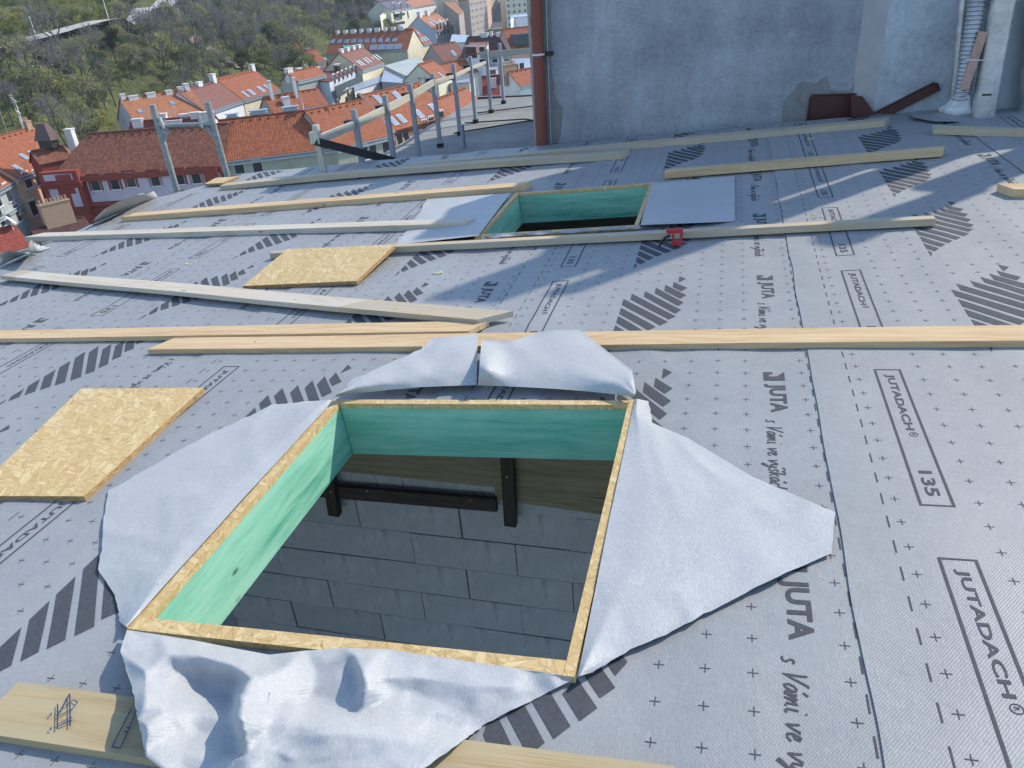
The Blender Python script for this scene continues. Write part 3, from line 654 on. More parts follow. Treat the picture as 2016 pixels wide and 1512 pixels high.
def pen(pts):
    q = []
    stroke([np.array(roof(x, y, .036)) for x, y in pts], .0032, q)
    for f in q: mb.poly([rw(c[0], c[1], .0362) for c in f])
z4 = lambda L: [(a / 2.953, 1000 + b / 2.953) for a, b in L]
for L in ([(405, 1080), (350, 1190), (335, 1180)], [(405, 1080), (408, 1270)], [(335, 1140), (333, 1285)], [(335, 1210), (420, 1170), (450, 1130), (430, 1115), (380, 1150)], [(335, 1260), (415, 1215), (420, 1235), (350, 1265)], [(300, 1275), (290, 1285), (300, 1290)], [(285, 1200), (300, 1190), (290, 1212)],
          [(765, 1165), (650, 1390)], [(800, 1165), (700, 1395)], [(735, 1275), (760, 1278)], [(715, 1300), (745, 1303)], [(650, 1390), (700, 1395)]): pen(z4(L))
mb.build('pen_scribble', M_INK, pl, kind='stuff')

def sheet(name, corners, th, label, hs=None, cat='chipboard'):
    hs = hs or [.006] * 4; b = []
    pts = [np.array(roof(*c, h + th)) for c, h in zip(corners, hs)]
    mb = MB(); top = [rw(*p, h + th) for p, h in zip(pts, hs)]; bot = [rw(*p, h) for p, h in zip(pts, hs)]
    L = np.linalg.norm(pts[1] - pts[0]); Wd = np.linalg.norm(pts[3] - pts[0])
    mb.poly(top, [(0, 0), (L, 0), (L, Wd), (0, Wd)], 0); mb.poly(bot[::-1], [(0, 0), (L, 0), (L, Wd), (0, Wd)], 0)
    for i in range(4):
        j = (i + 1) % 4; e = np.linalg.norm(pts[j] - pts[i]); mb.poly([bot[i], bot[j], top[j], top[i]], [(0, 0), (e, 0), (e, th), (0, th)], 1)
    return tag(mb.build(name, [M_OSB, M_OSBE]), label, cat, 'chipboard sheets on the roof')
sheet('chipboard_sheet', [(-60, 976), (165, 977), (401, 763), (160, 765)], .022, 'large chipboard sheet lying at the left edge beside the big skylight hole')
sheet('chipboard_sheet', [(478, 563), (702, 553), (778, 482), (566, 490)], .022, 'middle chipboard sheet propped on a slim batten', [.006, .012, .05, .05])
sheet('chipboard_sheet', [(402, 362), (438, 360), (470, 347), (425, 350)], .022, 'small chipboard piece at the far left roof corner', [.02, .02, .03, .03])

# staple gun
su, sv = roof(1332, 486); st = thing('staple_gun', rw(su, sv, .005), 'red hand stapler with open grip lying on the dark printed stripes', 'staple gun')
def sgp(x, z): return rw(su + (x - 1332) * .00305, sv, .012 + (486 - z) * .0031)
def extr(pts, w_, m, name):
    mb = MB(); y = np.array([0, w_ / 2, 0]); A = [sgp(*p) - y for p in pts]; B = [sgp(*p) + y for p in pts]; n = len(pts)
    mb.poly(A); mb.poly(B[::-1])
    for i in range(n): j = (i + 1) % n; mb.poly([A[j], A[i], B[i], B[j]])
    return mb.build(name, m, st)
extr([(1314, 460), (1318, 464), (1325, 464), (1344, 464), (1345, 456), (1316, 457)], .028, M_STAP, 'top_bar')
extr([(1325, 464), (1324, 478), (1328, 478), (1329, 464)], .026, M_STAP, 'front_grip'); extr([(1339, 464), (1338, 478), (1343, 478), (1345, 464)], .026, M_STAP, 'back_post')
extr([(1323, 478), (1324, 484), (1330, 486), (1342, 485), (1343, 478)], .03, M_STAP, 'magazine')
mb = MB(); mb.tube([sgp(1322, 466) + [0, -.02, 0], sgp(1313, 469) + [0, -.03, 0], sgp(1306, 477) + [0, -.035, 0], sgp(1301, 485) + [0, -.035, 0]], [.008, .008, .007, .005], 6); mb.build('lever', M_BLACK, st, True)
# crumbs of foam
for (x, y), nm in zip(((862, 541), (377, 521), (1597, 276), (1607, 430)), ('near the middle chipboard sheet', 'left of the middle chipboard sheet', 'on the printing by the wall', 'beside the slim batten on the right')):
    mb = MB(); u, v = roof(x, y)
    for k in range(7): mb.box(rw(u + rnd.uniform(-.03, .03), v + rnd.uniform(-.03, .03), .012), (rnd.uniform(.005, .013), rnd.uniform(.005, .012), .005), Matrix.Rotation(rnd.uniform(0, 3), 3, 'Z'))
    tag(mb.build('foam_crumbs', M_CRUMB), 'yellowish foam crumbs on the membrane ' + nm, 'debris')

# ================================================================ neighbour wall, chimney wall, ducts
YW = 7.60
def zb(x): return rw(0, 0, 0)[2] + (x) * math.tan(TILT)      # roof height at x
nb = thing('party_wall', (-.5, YW, zb(-.5) - .4), 'tall grey rendered wall standing along the far edge of the roof', 'wall')
def prof(name, pts, y0, y1, m, root):            # extruded profile in x-z (z above the roof)
    mb = MB(); A = [(x, y0, zb(x) + z) for x, z in pts]; B = [(x, y1, zb(x) + z) for x, z in pts]; n = len(pts)
    mb.poly(A); mb.poly(B[::-1])
    for i in range(n): j = (i + 1) % n; mb.poly([A[j], A[i], B[i], B[j]])
    return mb.build(name, m, root)
XL = aty(1062, 200, YW)[0]
prof('wall_face', [(XL, -3.2), (1.06, -3.2), (1.06, 2.4), (.50, 2.4), (.50, 1.40), (XL, 1.42)], YW, YW + .4, M_WALL, nb)
prof('wall_edge_strip', [(XL - .07, -3.2), (XL + .0, -3.2), (XL + .0, 1.42), (XL - .07, 1.42)], YW - .004, YW + .395, M_TRIM, nb)
# bare mortar where the render stops (ragged outline)
def ragged(base, amp, seed, n=26):
    out = []
    for i in range(len(base) - 1):
        for j in range(n // (len(base) - 1) + 1):
            t = j / (n // (len(base) - 1) + 1); x = base[i][0] * (1 - t) + base[i + 1][0] * t; z = base[i][1] * (1 - t) + base[i + 1][1] * t
            out.append((x + amp * n3(x * 17 + seed, z * 17), z + amp * n3(x * 15, z * 15 + seed)))
    return out
def wpt(px, py, y=None):
    p = aty(px, py, YW if y is None else y); return (p[0], p[2] - zb(p[0]))
edge = ragged([wpt(1084, -70), wpt(1086, 40), wpt(1086, 120), wpt(1091, 180), wpt(1108, 220), wpt(1104, 262), wpt(1097, 300)], .022, 3, 60)
prof('bare_mortar_band', [(XL, edge[-1][1]), *edge[::-1][0:], (XL, edge[0][1])], YW - .007, YW + .05, M_PATCH, nb)
edge = ragged([wpt(1541, 250), wpt(1542, 205), wpt(1570, 165), wpt(1582, 158), wpt(1605, 164), wpt(1628, 150), wpt(1634, 178), wpt(1676, 178), wpt(1684, 160), wpt(1699, 160)], .012, 9, 60)
prof('bare_mortar_patch', edge + [wpt(1700, 245)], YW - .008, YW + .05, M_PATCH, nb)
mb = MB(); mb.tube([aty(1073, -60, YW - .03), aty(1085, 288, YW - .03)], .003, 5); mb.build('plumb_string', M_WHITE, nb)
# tall right-hand part of the neighbour with its chimneys (they shade the roof)
XK = aty(1720, 222, 7.43)[0]
cw = thing('chimney_wall', (XK + .8, 7.8, zb(XK) - .3), 'projecting pale rendered chimney wall right of the grey wall', 'wall')
prof('wall_face', [(XK, -3.2), (2.55, -3.2), (2.55, 1.75), (XK, 1.75)], 7.43, 7.65, M_WALL2, cw)
YP0, YP1 = 7.66, 7.74                            # unseen upper wall and stacks, thin, outlines shaped to cast the roof's shadows
prof('shade_wall', [(1.07, -3.2), (3.05, -3.2), (3.05, 4.90), (2.73, 4.83), (2.65, 4.22), (2.34, 3.80), (1.18, 3.62), (.83, 3.16), (.54, 2.87), (.54, 1.43), (1.07, 1.43)], YP0, YP1, M_WALL2, cw)
mb = MB(); a0, a1 = zb(XK) - 3.2, zb(XK) + 1.75
mb.poly([(1.06, YW + .001, a0), (XK, 7.43, a0), (XK, 7.43, a1), (1.06, YW + .001, a1)]); mb.build('chamfered_corner', M_TRIM, cw)
prof('chimney_stack', [(3.05, -3.2), (3.50, -3.2), (3.50, 4.83), (3.38, 4.86), (3.36, 4.45), (3.22, 4.43), (3.20, 4.9), (3.05, 4.9), (3.05, 3.27), (3.19, 3.25), (3.19, 2.43), (3.05, 2.43)], YP0 - .001, YP1 + .001, M_WALL2, cw)
prof('side_wall', [(3.5, -3.2), (6.4, -3.2), (6.4, 2.0), (3.5, 2.15)], YP0, YP1, M_WALL2, cw)
vs = thing('vent_stack', (3.96, 7.7, zb(3.96) + 2.1), 'rendered vent stack with a metal pipe above the chimney wall', 'chimney')
prof('stack', [(3.79, 2.08), (4.22, 2.07), (4.22, 3.30), (3.79, 3.10)], YP0 + .001, YP1 - .001, M_WALL2, vs)
mb = MB(); mb.tube([(4.15, 7.70, zb(4.1) + 3.2), (4.16, 7.70, zb(4.1) + 3.85), (4.18, 7.70, zb(4.1) + 4.12)], [.11, .12, .13], 14); mb.build('vent_pipe', M_GALV, vs, True)
bk = thing('shade_block', (0, 10.5, ZC - 2), 'unseen rendered block behind the grey wall, added to shade the roof', 'building')  # unseen block, place and height set for the shade it casts
mb = MB(); zt = zb(-1.8) + 2.86; mb.box8([(-1.74, 8.86, ZC - 6), (1.2, 8.86, ZC - 6), (1.2, 14.6, ZC - 6), (-1.74, 14.6, ZC - 6), (-1.74, 8.86, zt), (1.2, 8.86, zt), (1.2, 14.6, zt), (-1.74, 14.6, zt)]); mb.build('shade_block_wall', M_WALL, bk)
mb = MB(); mb.box((-.27, 11.73, zt + .02), (2.94, 5.74, .03)); mb.build('shade_block_roof', M_ZINC, bk)
# maroon flashings
fl = thing('flashing', (1.0, YW, zb(1.0)), 'maroon sheet metal flashing folded at the foot of the grey wall', 'flashing')
def wp3(px, py, y): p = aty(px, py, y); return np.array(p)
mb = MB(); y = YW - .02
for L in ([(1588, 242), (1720, 224), (1697, 188), (1690, 186), (1598, 188), (1594, 196)],):
    A = [wp3(a, b, y) for a, b in L]; mb.poly(A); mb.poly([p + [0, .012, 0] for p in A][::-1])
    for i in range(len(A)): j = (i + 1) % len(A); mb.poly([A[j], A[i], A[i] + [0, .012, 0], A[j] + [0, .012, 0]])
mb.build('sheet', M_FLASH, fl)
mb = MB(); mb.tube([wp3(1588, 242, y - .01), wp3(1595, 192, y - .01), wp3(1600, 187, y - .01), wp3(1690, 185, y - .01)], .008, 6); mb.build('folded_rim', M_FLASH, fl, True)
mb = MB(); A = [wp3(a, b, 7.40) for a, b in ((1676, 233), (1724, 226), (1699, 190), (1676, 187))]; mb.poly(A); mb.poly([p + [0, .012, 0] for p in A][::-1]); mb.build('corner_gusset', M_FLASH, fl)
f2 = thing('flashing', wp3(1780, 210, 7.42), 'slanting maroon flashing strip climbing the pale chimney wall', 'flashing')
mb = MB(); A = [wp3(a, b, 7.405) for a, b in ((1722, 224), (1760, 224), (1850, 178), (1845, 164), (1838, 163))]
mb.poly(A); mb.poly([p + [0, .02, 0] for p in A][::-1])
for i in range(len(A)): j = (i + 1) % len(A); mb.poly([A[j], A[i], A[i] + [0, .02, 0], A[j] + [0, .02, 0]])
mb.build('sheet', M_FLASH, f2)
mb = MB(); mb.tube([wp3(1722, 222, 7.398), wp3(1838, 163, 7.398), wp3(1846, 165, 7.398), wp3(1850, 178, 7.398)], .007, 6); mb.build('folded_rim', M_FLASH, f2, True)
# red downpipe
dp = thing('downpipe', aty(1068, 288, 7.50), 'red drainpipe running down the left edge of the grey wall', 'drainpipe')
mb = MB(); mb.tube([aty(1054, -90, 7.5), aty(1057, 40, 7.5), aty(1069, 330, 7.5)], .056, 18); mb.build('pipe', M_REDP, dp, True)
mb = MB(); mb.tube([aty(1055.6, 32, 7.5), aty(1056.4, 48, 7.5)], .0585, 18); mb.build('pipe_socket', M_REDP, dp, True)
mb = MB(); a = aty(1060.4, 107, 7.5); mb.tube([a + [0, 0, .009], a - [0, 0, .009]], .060, 18); mb.build('pipe_band', M_CHW, dp, True)
mb = MB(); mb.box(a + [.095, .02, 0], (.075, .05, .034)); mb.build('pipe_bracket', M_BLACK, dp)
# silver ducts on the right
def duct(name, base, top, r, m, label, n=18, extra=None):
    root = thing(name, base, label, 'duct'); mb = MB(); mb.tube([base, top], r, n); mb.build('pipe', m, root, True); return root
def onroof(px, py): u, v = roof(px, py); return rw(u, v, 0)
yD = 6.95
def seg(px0, py0, px1, py1, y): return np.array(aty(px0, py0, y)), np.array(aty(px1, py1, y))
a, b = seg(1877, 214, 1903, -60, 7.2); duct('duct', a, b, .036, M_GALV, 'thin dirty silver pipe left of the corrugated hose')
a, b = seg(1934, 232, 1985, -60, 6.98); d2 = duct('duct', a, b, .088, M_GALV, 'wide smooth silver duct right of the corrugated hose', 22)
for f0, f1, rr in ((.12, .02, .092), (.70, .012, .0905), (.795, .012, .093)): mb = MB(); q = a + (b - a) * f0; mb.tube([q, q + (b - a) * f1], rr, 22); mb.build('seam_ring', M_GALV, d2, True)
mb = MB(); q = a + (b - a) * .18 + [-.02, -.085, 0]; mb.box(q, (.06, .02, .012)); mb.build('tab', M_FITT, d2)
a, b = seg(1918, 232, 1962, -60, 7.06); duct('duct', a, b, .026, M_GALV, 'narrow silver pipe squeezed between the hose and the wide duct')
a, b = seg(2030, 250, 2066, -80, 7.05); duct('duct', a, b, .105, M_GALV, 'silver duct cut off by the right picture edge', 22)
a, b = seg(1986, 246, 2026, -70, 7.20); bx = thing('wall_recess', a, 'dark upright strip of sheet metal between the two wide ducts', 'panel'); mb = MB(); mb.bar(a, b, .20, .02, (0, 1, 0)); mb.build('sheet', M_ZINC, bx)
hose = thing('corrugated_hose', aty(1893, 188, 7.02), 'silver corrugated flexible hose wrapped in plastic at its foot', 'hose')
a, b = seg(1892, 196, 1936, -60, 7.02); n = 150; mb = MB(); mb.tube([a + (b - a) * i / n for i in range(n + 1)], [.060 + .0065 * math.sin(i * math.pi / 2.5 * 1.0) for i in range(n + 1)], 20); mb.build('hose', M_GALV, hose, True)
# plastic wrap at the foot of the hose
mb = MB(); P = []
base = onroof(1888, 226)
for i in range(9):
    t = i / 8; c = base * (1 - t) + (a + (b - a) * .04) * t; row = []
    for k in range(25):
        an = k / 24 * 2 * math.pi; rr = (.135 - .075 * t + .03 * math.exp(-((t - .3) / .15) ** 2)) * (1 + .22 * n3(math.cos(an) * 2.1, math.sin(an) * 2.1, t * 4))
        row.append(c + [rr * math.cos(an), rr * math.sin(an), .01 * n3(k, i)])
    P.append(row)
mb.grid(P); mb.build('plastic_wrap', M_PLASTIC, hose, True)
mb = MB(); c0 = base + [-.02, -.03, .006]; P = []
for i in range(7):
    row = []
    for k in range(33):
        an = k / 32 * 2 * math.pi; rr = .07 + .035 * i * (1 + .35 * n3(math.cos(an) * 1.6, math.sin(an) * 1.6, 3)); row.append(c0 + [rr * math.cos(an) * 1.25, rr * math.sin(an), .05 * math.exp(-i * .8) + .004 * n3(k * .5, i * .7)])
    P.append(row)
mb.grid(P); mb.build('membrane_collar', M_MEM, hose, True)
a, b = seg(1898, 176, 1936, 62, 6.945); sb = thing('slat', a, 'pinkish slat leaning on the corrugated hose', 'slat'); mb = MB(); mb.bar(a, b, .062, .02, (0, 1, 0)); mb.build('slat_board', M_BRICKP, sb)
mb = MB(); m_ = a + (b - a) * .53; mb.bar(m_ + [-.06, -.013, .0], m_ + [.085, -.013, -.01], .006, .004, (0, 1, 0)); mb.build('wire_tie', M_WHITE, sb)

# ================================================================ neighbouring flat roof with railing
ZF = ZC - 2.2
fr = thing('flat_roof', (-2.5, 12, ZC - 4), 'flat felt roof of the next building beyond the far roof edge', 'roof')
mb = MB(); xs = np.linspace(-4.9, -1.70, 28); ys = np.linspace(7.6, 15.9, 60)
mb.grid([[(x - .02 * (y - 11), y, ZF + .02 * n3(x * .7, y * .7) + .006 * n3(x * 3, y * 3)) for y in ys] for x in xs]); mb.build('felt_covering', M_BITU, fr, True)
for k, pts in enumerate(([(-4.2, 12.0), (-3.2, 12.9), (-2.4, 13.0), (-1.7, 13.5)], [(-4.3, 12.9), (-3.3, 13.1), (-2.5, 12.5), (-1.7, 12.45)], [(-4.4, 13.9), (-3.4, 14.5), (-1.7, 15.0)])):
    mb = MB(); mb.tube([(x, y, ZF + .035) for x, y in pts], .012, 6); mb.build('cable', M_BLACK, fr, True)
mb = MB(); mb.box8([(-4.92, 7.5, 0), (-1.7, 7.5, 0), (-1.7, 15.9, 0), (-4.92, 15.9, 0), (-4.92, 7.5, ZF - .03), (-1.7, 7.5, ZF - .03), (-1.7, 15.9, ZF - .03), (-5.02, 15.9, ZF - .03)]); mb.build('outer_wall', W_DUST, fr)
mb = MB(); mb.bar((-4.98, 16.0, ZF - .02), (-1.7, 16.0, ZF - .02), .12, .1); mb.build('gutter', M_FLASH, fr)
rl = thing('guard_railing', (-4.1, 11, ZF), 'row of grey posts with a weathered plank rail on the flat roof', 'railing')
base = [atz(868, 290, ZF), atz(904, 266, ZF), atz(937, 242, ZF), atz(965, 222, ZF), atz(989, 204, ZF)]
stp = (base[-1] - base[0]) / 4; posts = [base[0] - stp * k * .985 for k in (4, 3, 2, 1)] + base
tops = ((621, 246), (696, 215), (757, 187), (807, 165), (851, 145), (892, 126), (925, 111), (957, 96), (983, 85))
def topz(p, px):
    best = min((abs(proj(p + np.array([0, 0, q]))[1] - px[1]), q) for q in np.arange(.4, 2, .01)); return best[1]
ax_x = np.array([stp[0], stp[1], 0]); ax_x /= np.linalg.norm(ax_x); ax_y = np.array([-ax_x[1], ax_x[0], 0])
for i, (p, tp) in enumerate(zip(posts, tops)):
    d = ray(*tp); k = p[1] / d[1]; q = CAM + d * k     # keep each post on its own sight line at its distance
    p = np.array([q[0], p[1], ZF]); posts[i] = p; hh = q[2] - ZF
    mb = MB(); mb.box(p + [0, 0, hh / 2 - .25], (.055, .055, hh + .5) if i < 4 else (.055, .055, hh + .5), (ax_x, ax_y, (0, 0, 1))); mb.build('post', M_POST if i else M_OLD, rl)
    if i >= 4: mb = MB(); mb.box(p + [0, 0, .03], (.085, .085, .06), (ax_x, ax_y, (0, 0, 1))); mb.build('post_foot', M_BLACK, rl)
p0 = atz(903 + 11, 292, ZF); mb = MB(); mb.tube([p0 + [0, 0, -.2], aty(909, 245, p0[1])], .032, 10); mb.build('short_post', M_POST, rl, True)
rail_px = ((628, 277), (706, 245), (765, 215), (814, 190), (860, 161), (899, 150), (931, 134), (962, 122), (986, 112))
rp = []
for p, q in zip(posts, rail_px):
    d = ray(*q); rp.append(CAM + d * ((p[1]) / d[1]) + ax_y * .045)
for i in range(len(rp) - 2):
    mb = MB(); mb.bar(rp[i], rp[i + 1], .028, .085 if i < 4 else .05); mb.build('rail_plank', M_OLD, rl)
for i in range(1, 8): mb = MB(); mb.box(rp[i] + ax_y * .06, (.075, .10, .10), (ax_x, ax_y, (0, 0, 1))); mb.build('clamp', M_FITT, rl)
mb = MB(); mb.bar(rp[7] + ax_y * .1 + [0, 0, .12], aty(1045, 100, rp[7][1] + .6), .03, .10); mb.build('end_plank', M_OLD, rl)
dbm = thing('dark_beam', aty(620, 276, posts[0][1] - .25), 'dark square beam sloping from the first railing post to the roof edge', 'beam')
mb = MB(); mb.bar(aty(620, 278, posts[0][1] - .20), aty(772, 316, 7.75), .06, .075); mb.build('beam_body', M_FITT, dbm)
mb = MB(); e = aty(621, 271, posts[0][1] - .17); mb.box(e, (.07, .09, .11), (ax_x, ax_y, (0, 0, 1))); mb.build('bracket_block', M_OLD, dbm)
# scaffold frame standing outside the eave
def atd(px, py, dep): return CAM + ray(px, py) * dep
sf = thing('scaffold_frame', atd(400, 380, 9.0), 'weathered H-shaped scaffold frame of two upright tubes and a crossbar', 'scaffold')
D = 9.0; r_ = .036
def stand(t, b):
    y = atd(*t, D)[1]; return np.array(aty(*t, y)), np.array(aty(*b, y))
A0, A1 = stand((299.5, 206), (354, 395)); B0, B1 = stand((408, 201), (456, 378))
for q0, q1 in ((A0, A1), (B0, B1)):
    e = q1 + (q1 - q0) / np.linalg.norm(q1 - q0) * 1.0; mb = MB(); mb.tube([q0, e], r_, 14); mb.build('upright_tube', M_TUBE, sf, True)
fa = A0 + (A1 - A0) * ((246 - 206) / 189); fb = B0 + (B1 - B0) * ((243 - 201) / 177)
mb = MB(); mb.tube([fa, fb], .028, 12); mb.build('cross_tube', M_TUBE, sf, True)
ga = A0 + (A1 - A0) * ((280 - 206) / 189); gb = B0 + (B1 - B0) * ((276 - 201) / 177); dx = (fb - fa)
for p, q in ((fa + dx * .17, ga), (fb - dx * .17, gb)): mb = MB(); mb.bar(p, q, .04, .02, (0, 1, 0)); mb.build('corner_brace', M_POST, sf)
for f in (.12, .82): q = fa + dx * f; mb = MB(); mb.bar(q + [-.02, -.03, .10], q + [.01, -.03, -.03], .03, .03, (0, 1, 0)); mb.build('bracket_hook', M_GALV, sf)
# ================================================================ the town below
wm = MB()                                          # window prototype, 1 x 1, outward = -y
fr_ = .10
for x0, x1, z0, z1 in ((-.5, .5, .5 - fr_ * .6, .5), (-.5, .5, -.5, -.5 + fr_ * .6), (-.5, -.5 + fr_, -.5 + fr_ * .6, .5 - fr_ * .6), (.5 - fr_, .5, -.5 + fr_ * .6, .5 - fr_ * .6), (-.05, .05, -.5 + fr_ * .6, .5 - fr_ * .6), (-.5 + fr_, -.05, .16, .22), (.05, .5 - fr_, .16, .22)):
    wm.box(((x0 + x1) / 2, -.05, (z0 + z1) / 2), (x1 - x0, .10, z1 - z0))
wm.box((0, -.10, -.53), (1.16, .22, .06))
WIN = wm.build('window', M_WHITE); bpy.data.objects.remove(WIN, do_unlink=False) if False else None
pm = MB(); pm.box((0, -.02, 0), (.92, .03, .92)); PANE = pm.build('pane', M_GLASS)
sm_ = MB(); sm_.box((0, 0, 0), (1, .12, 1)); SUR = sm_.build('window_surround', W_RED)
WMESH, PMESH, SMESH = WIN.data, PANE.data, SUR.data
for o in (WIN, PANE, SUR): bpy.data.objects.remove(o)
def newpart(name, me, parent, loc, rz, scale):
    o = bpy.data.objects.new(name, me); C.objects.link(o); o.parent = parent; o.location = loc; o.rotation_euler = (0, 0, rz); o.scale = scale; return o
HOUSES = []
class Hs:
    def __init__(s): HOUSES.append(s)
def facade_pt(h, px, py):                          # pixel on the street wall of a house
    d = ray(*(px, py)); n = h.out; k = ((h.A - CAM) @ n) / (d @ n); return CAM + d * k
def add_window(h, px, py, w_, hh, surround=None):
    p = facade_pt(h, px, py); o = p + h.out * .02 - np.array(h.root.location)
    if surround: newpart('window_surround', SMESH, h.root, o, h.ang, (w_ * 1.5, 1, hh * 1.22))
    wi = newpart('window', WMESH, h.root, o + h.out * (.07 if surround else 0), h.ang, (w_, 1, hh))
    pa = newpart('pane', PMESH, wi, (0, 0, 0), 0, (1, 1, 1)); return wi
def chimney(h, p, sx, sy, hh, m, pots=0, cap=None, nm='chimney'):
    mb = MB(); ax = (h.dir, h.back, (0, 0, 1)); p = np.array(p, float)
    mb.box(p + [0, 0, hh / 2 - .8], (sx, sy, hh + 1.6), ax); mb.box(p + [0, 0, hh + .06], (sx + .16, sy + .16, .12), ax)
    c = mb.build(nm, m, h.root)
    if pots:
        mb = MB()
        for k in range(pots): q = p + h.dir * (sx * ((k + .5) / pots - .5)) + [0, 0, hh + .1]; mb.tube([q, q + [0, 0, .5]], .11, 7)
        mb.build('chimney_pots', M_BRICK, c, kind='stuff')
    if cap: mb = MB(); mb.box(p + [0, 0, hh + .45], (sx + .3, sy + .3, .07), ax); mb.box(p + [0, 0, hh + .25], (sx - .2, sy - .2, .4), ax); mb.build('chimney_cap', cap, c)
    return c
def dish(h, p, r=.5, mast=1.0):
    mb = MB(); p = np.array(p, float); mb.tube([p, p + [0, 0, mast]], .05, 6); c = p + [0, 0, mast]; n = np.array([.55, .55, .62]); n /= np.linalg.norm(n); a = np.cross(n, (0, 0, 1)); a /= np.linalg.norm(a); b = np.cross(n, a)
    mb.grid([[c + n * (.12 * q * q * r * 2) + (a * math.cos(t) + b * math.sin(t)) * r * q for t in np.linspace(0, 6.283, 15)] for q in (0.02, .5, 1)]); mb.build('satellite_dish', M_WHITE, h.root, True)
def antenna(h, p, hh=3.0):
    mb = MB(); p = np.array(p, float); mb.tube([p, p + [0, 0, hh]], .035, 5)
    for k in range(4): q = p + [0, 0, hh - .3 * k - .1]; mb.tube([q - h.dir * (.5 - .07 * k), q + h.dir * (.5 - .07 * k)], .02, 4)
    mb.build('antenna', M_GALV, h.root)
def house(label, A, B, zE, ridge, rm, wmn, pitch=38, name='house', hipL=0, hipR=0, win=(), wsize=(1.2, 2.0), sky=(), skym=None, chim=(), dishes=0, gut=M_ZINC, ground=0.0, over=.15, snow=True, wmin=1.5):
    h = Hs(); h.A = atz(*A, zE); h.B = atz(*B, zE); d = h.B - h.A; h.L = np.linalg.norm(d); h.dir = d / h.L
    h.out = np.array([h.dir[1], -h.dir[0], 0]); h.back = -h.out; h.ang = math.atan2(h.dir[1], h.dir[0]); tp = math.tan(math.radians(pitch))
    def ry(w_):
        a, b = proj(h.A + h.back * w_ + [0, 0, w_ * tp]), proj(h.B + h.back * w_ + [0, 0, w_ * tp]); t = (ridge[0] - a[0]) / (b[0] - a[0] + 1e-9); return a[1] + (b[1] - a[1]) * t
    lo, hi = wmin, 14.0
    for _ in range(40):
        mid = (lo + hi) / 2
        if ry(mid) > ridge[1]: lo = mid
        else: hi = mid
    w_ = h.w = (lo + hi) / 2; h.zR = zE + w_ * tp; h.zE = zE; h.tp = tp
    c = (h.A + h.B) / 2 + h.back * w_; h.root = thing(name, (c[0], c[1], ground), label, 'house', 'houses of the town below')
    A_, B_ = h.A, h.B; A2, B2 = A_ + h.back * 2 * w_, B_ + h.back * 2 * w_
    RA, RB = A_ + h.back * w_ + [0, 0, w_ * tp] + h.dir * hipL, B_ + h.back * w_ + [0, 0, w_ * tp] - h.dir * hipR
    g = lambda p: np.array([p[0], p[1], ground]); mb = MB()
    mb.poly([g(A_), g(B_), B_, A_]); mb.poly([g(B2), g(A2), A2, B2])
    mb.poly([g(A2), g(A_), A_, A2] if hipL else [g(A2), g(A_), A_, RA, A2]); mb.poly([g(B_), g(B2), B2, B_] if hipR else [g(B_), g(B2), B2, RB, B_])
    mb.build('wall', wmn, h.root)
    # roof: two thick slopes
    mb = MB(); ov = over; sl = w_ / math.cos(math.radians(pitch)); el = h.dir * .18
    for s_, (P, Q) in enumerate(((A_, B_), (B2, A2))):
        o_ = h.out if s_ == 0 else h.back; e = o_ * ov - np.array([0, 0, ov * tp]); up = np.array([0, 0, .16])
        R1, R2 = (RA, RB) if s_ == 0 else (RB, RA); sg = 1 if s_ == 0 else -1
        hl, hr = (hipL, hipR) if s_ == 0 else (hipR, hipL)
        p0, p1 = P + e - el * sg * (0 if hl else 1), Q + e + el * sg * (0 if hr else 1); r0, r1 = R1 - el * sg * (0 if hl else 1), R2 + el * sg * (0 if hr else 1)
        uv = lambda x: (float((x - P) @ h.dir * sg), float(((x - P) @ (-o_)) / math.cos(math.radians(pitch)) + ov))
        T = [p0 + up, p1 + up, r1 + up, r0 + up]; mb.poly(T, [uv(x) for x in (p0, p1, r1, r0)]); mb.poly([p0, r0, r1, p1], [uv(x) for x in (p0, r0, r1, p1)])
        mb.poly([p0, p1, p1 + up, p0 + up]); mb.poly([p1, r1, r1 + up, p1 + up]); mb.poly([r0, p0, p0 + up, r0 + up])
    for hh, P, Q, Rr in ((hipL, A2, A_, RA), (hipR, B_, B2, RB)):
        if hh: up = np.array([0, 0, .16]); wd = np.linalg.norm(Q - P); mb.poly([P + up, Q + up, Rr + up], [(0, 0), (wd, 0), (wd / 2, sl)])
    roofo = h.roof = mb.build('roof', rm, h.root)
    mb = MB(); n_ = max(3, int(h.L / 3)); mb.bar(RA + [0, 0, .2], RB + [0, 0, .2], .28, .12); mb.build('ridge_cap', rm, roofo)
    if gut: mb = MB(); e = h.out * (ov + .06) - np.array([0, 0, ov * tp - .05]); mb.bar(A_ + e, B_ + e, .14, .14); mb.bar(A_ + h.out * .16 - [0, 0, .42], B_ + h.out * .16 - [0, 0, .42], .3, .28); mb.build('gutter', gut, h.root)
    if snow:
        mb = MB(); k = 0
        while k * 1.1 + .8 < h.L - hipL - hipR: q = RA + h.dir * (.6 + k * 1.1) + h.out * (w_ * .09) - [0, 0, w_ * .09 * tp - .24]; mb.box(q, (.22, .25, .16), (h.dir, h.out, (0, 0, 1))); k += 1
        if k: mb.build('vent_tiles', rm, roofo, kind='stuff')
    h.slope = lambda s, f, lift=.16: A_ + h.dir * (h.L * s) + h.back * (w_ * f) + np.array([0, 0, w_ * f * tp + lift])
    nrm = h.out * math.sin(math.radians(pitch)) + np.array([0, 0, math.cos(math.radians(pitch))]); upv = h.back * math.cos(math.radians(pitch)) + np.array([0, 0, math.sin(math.radians(pitch))])
    h.nrm, h.upv = nrm, upv
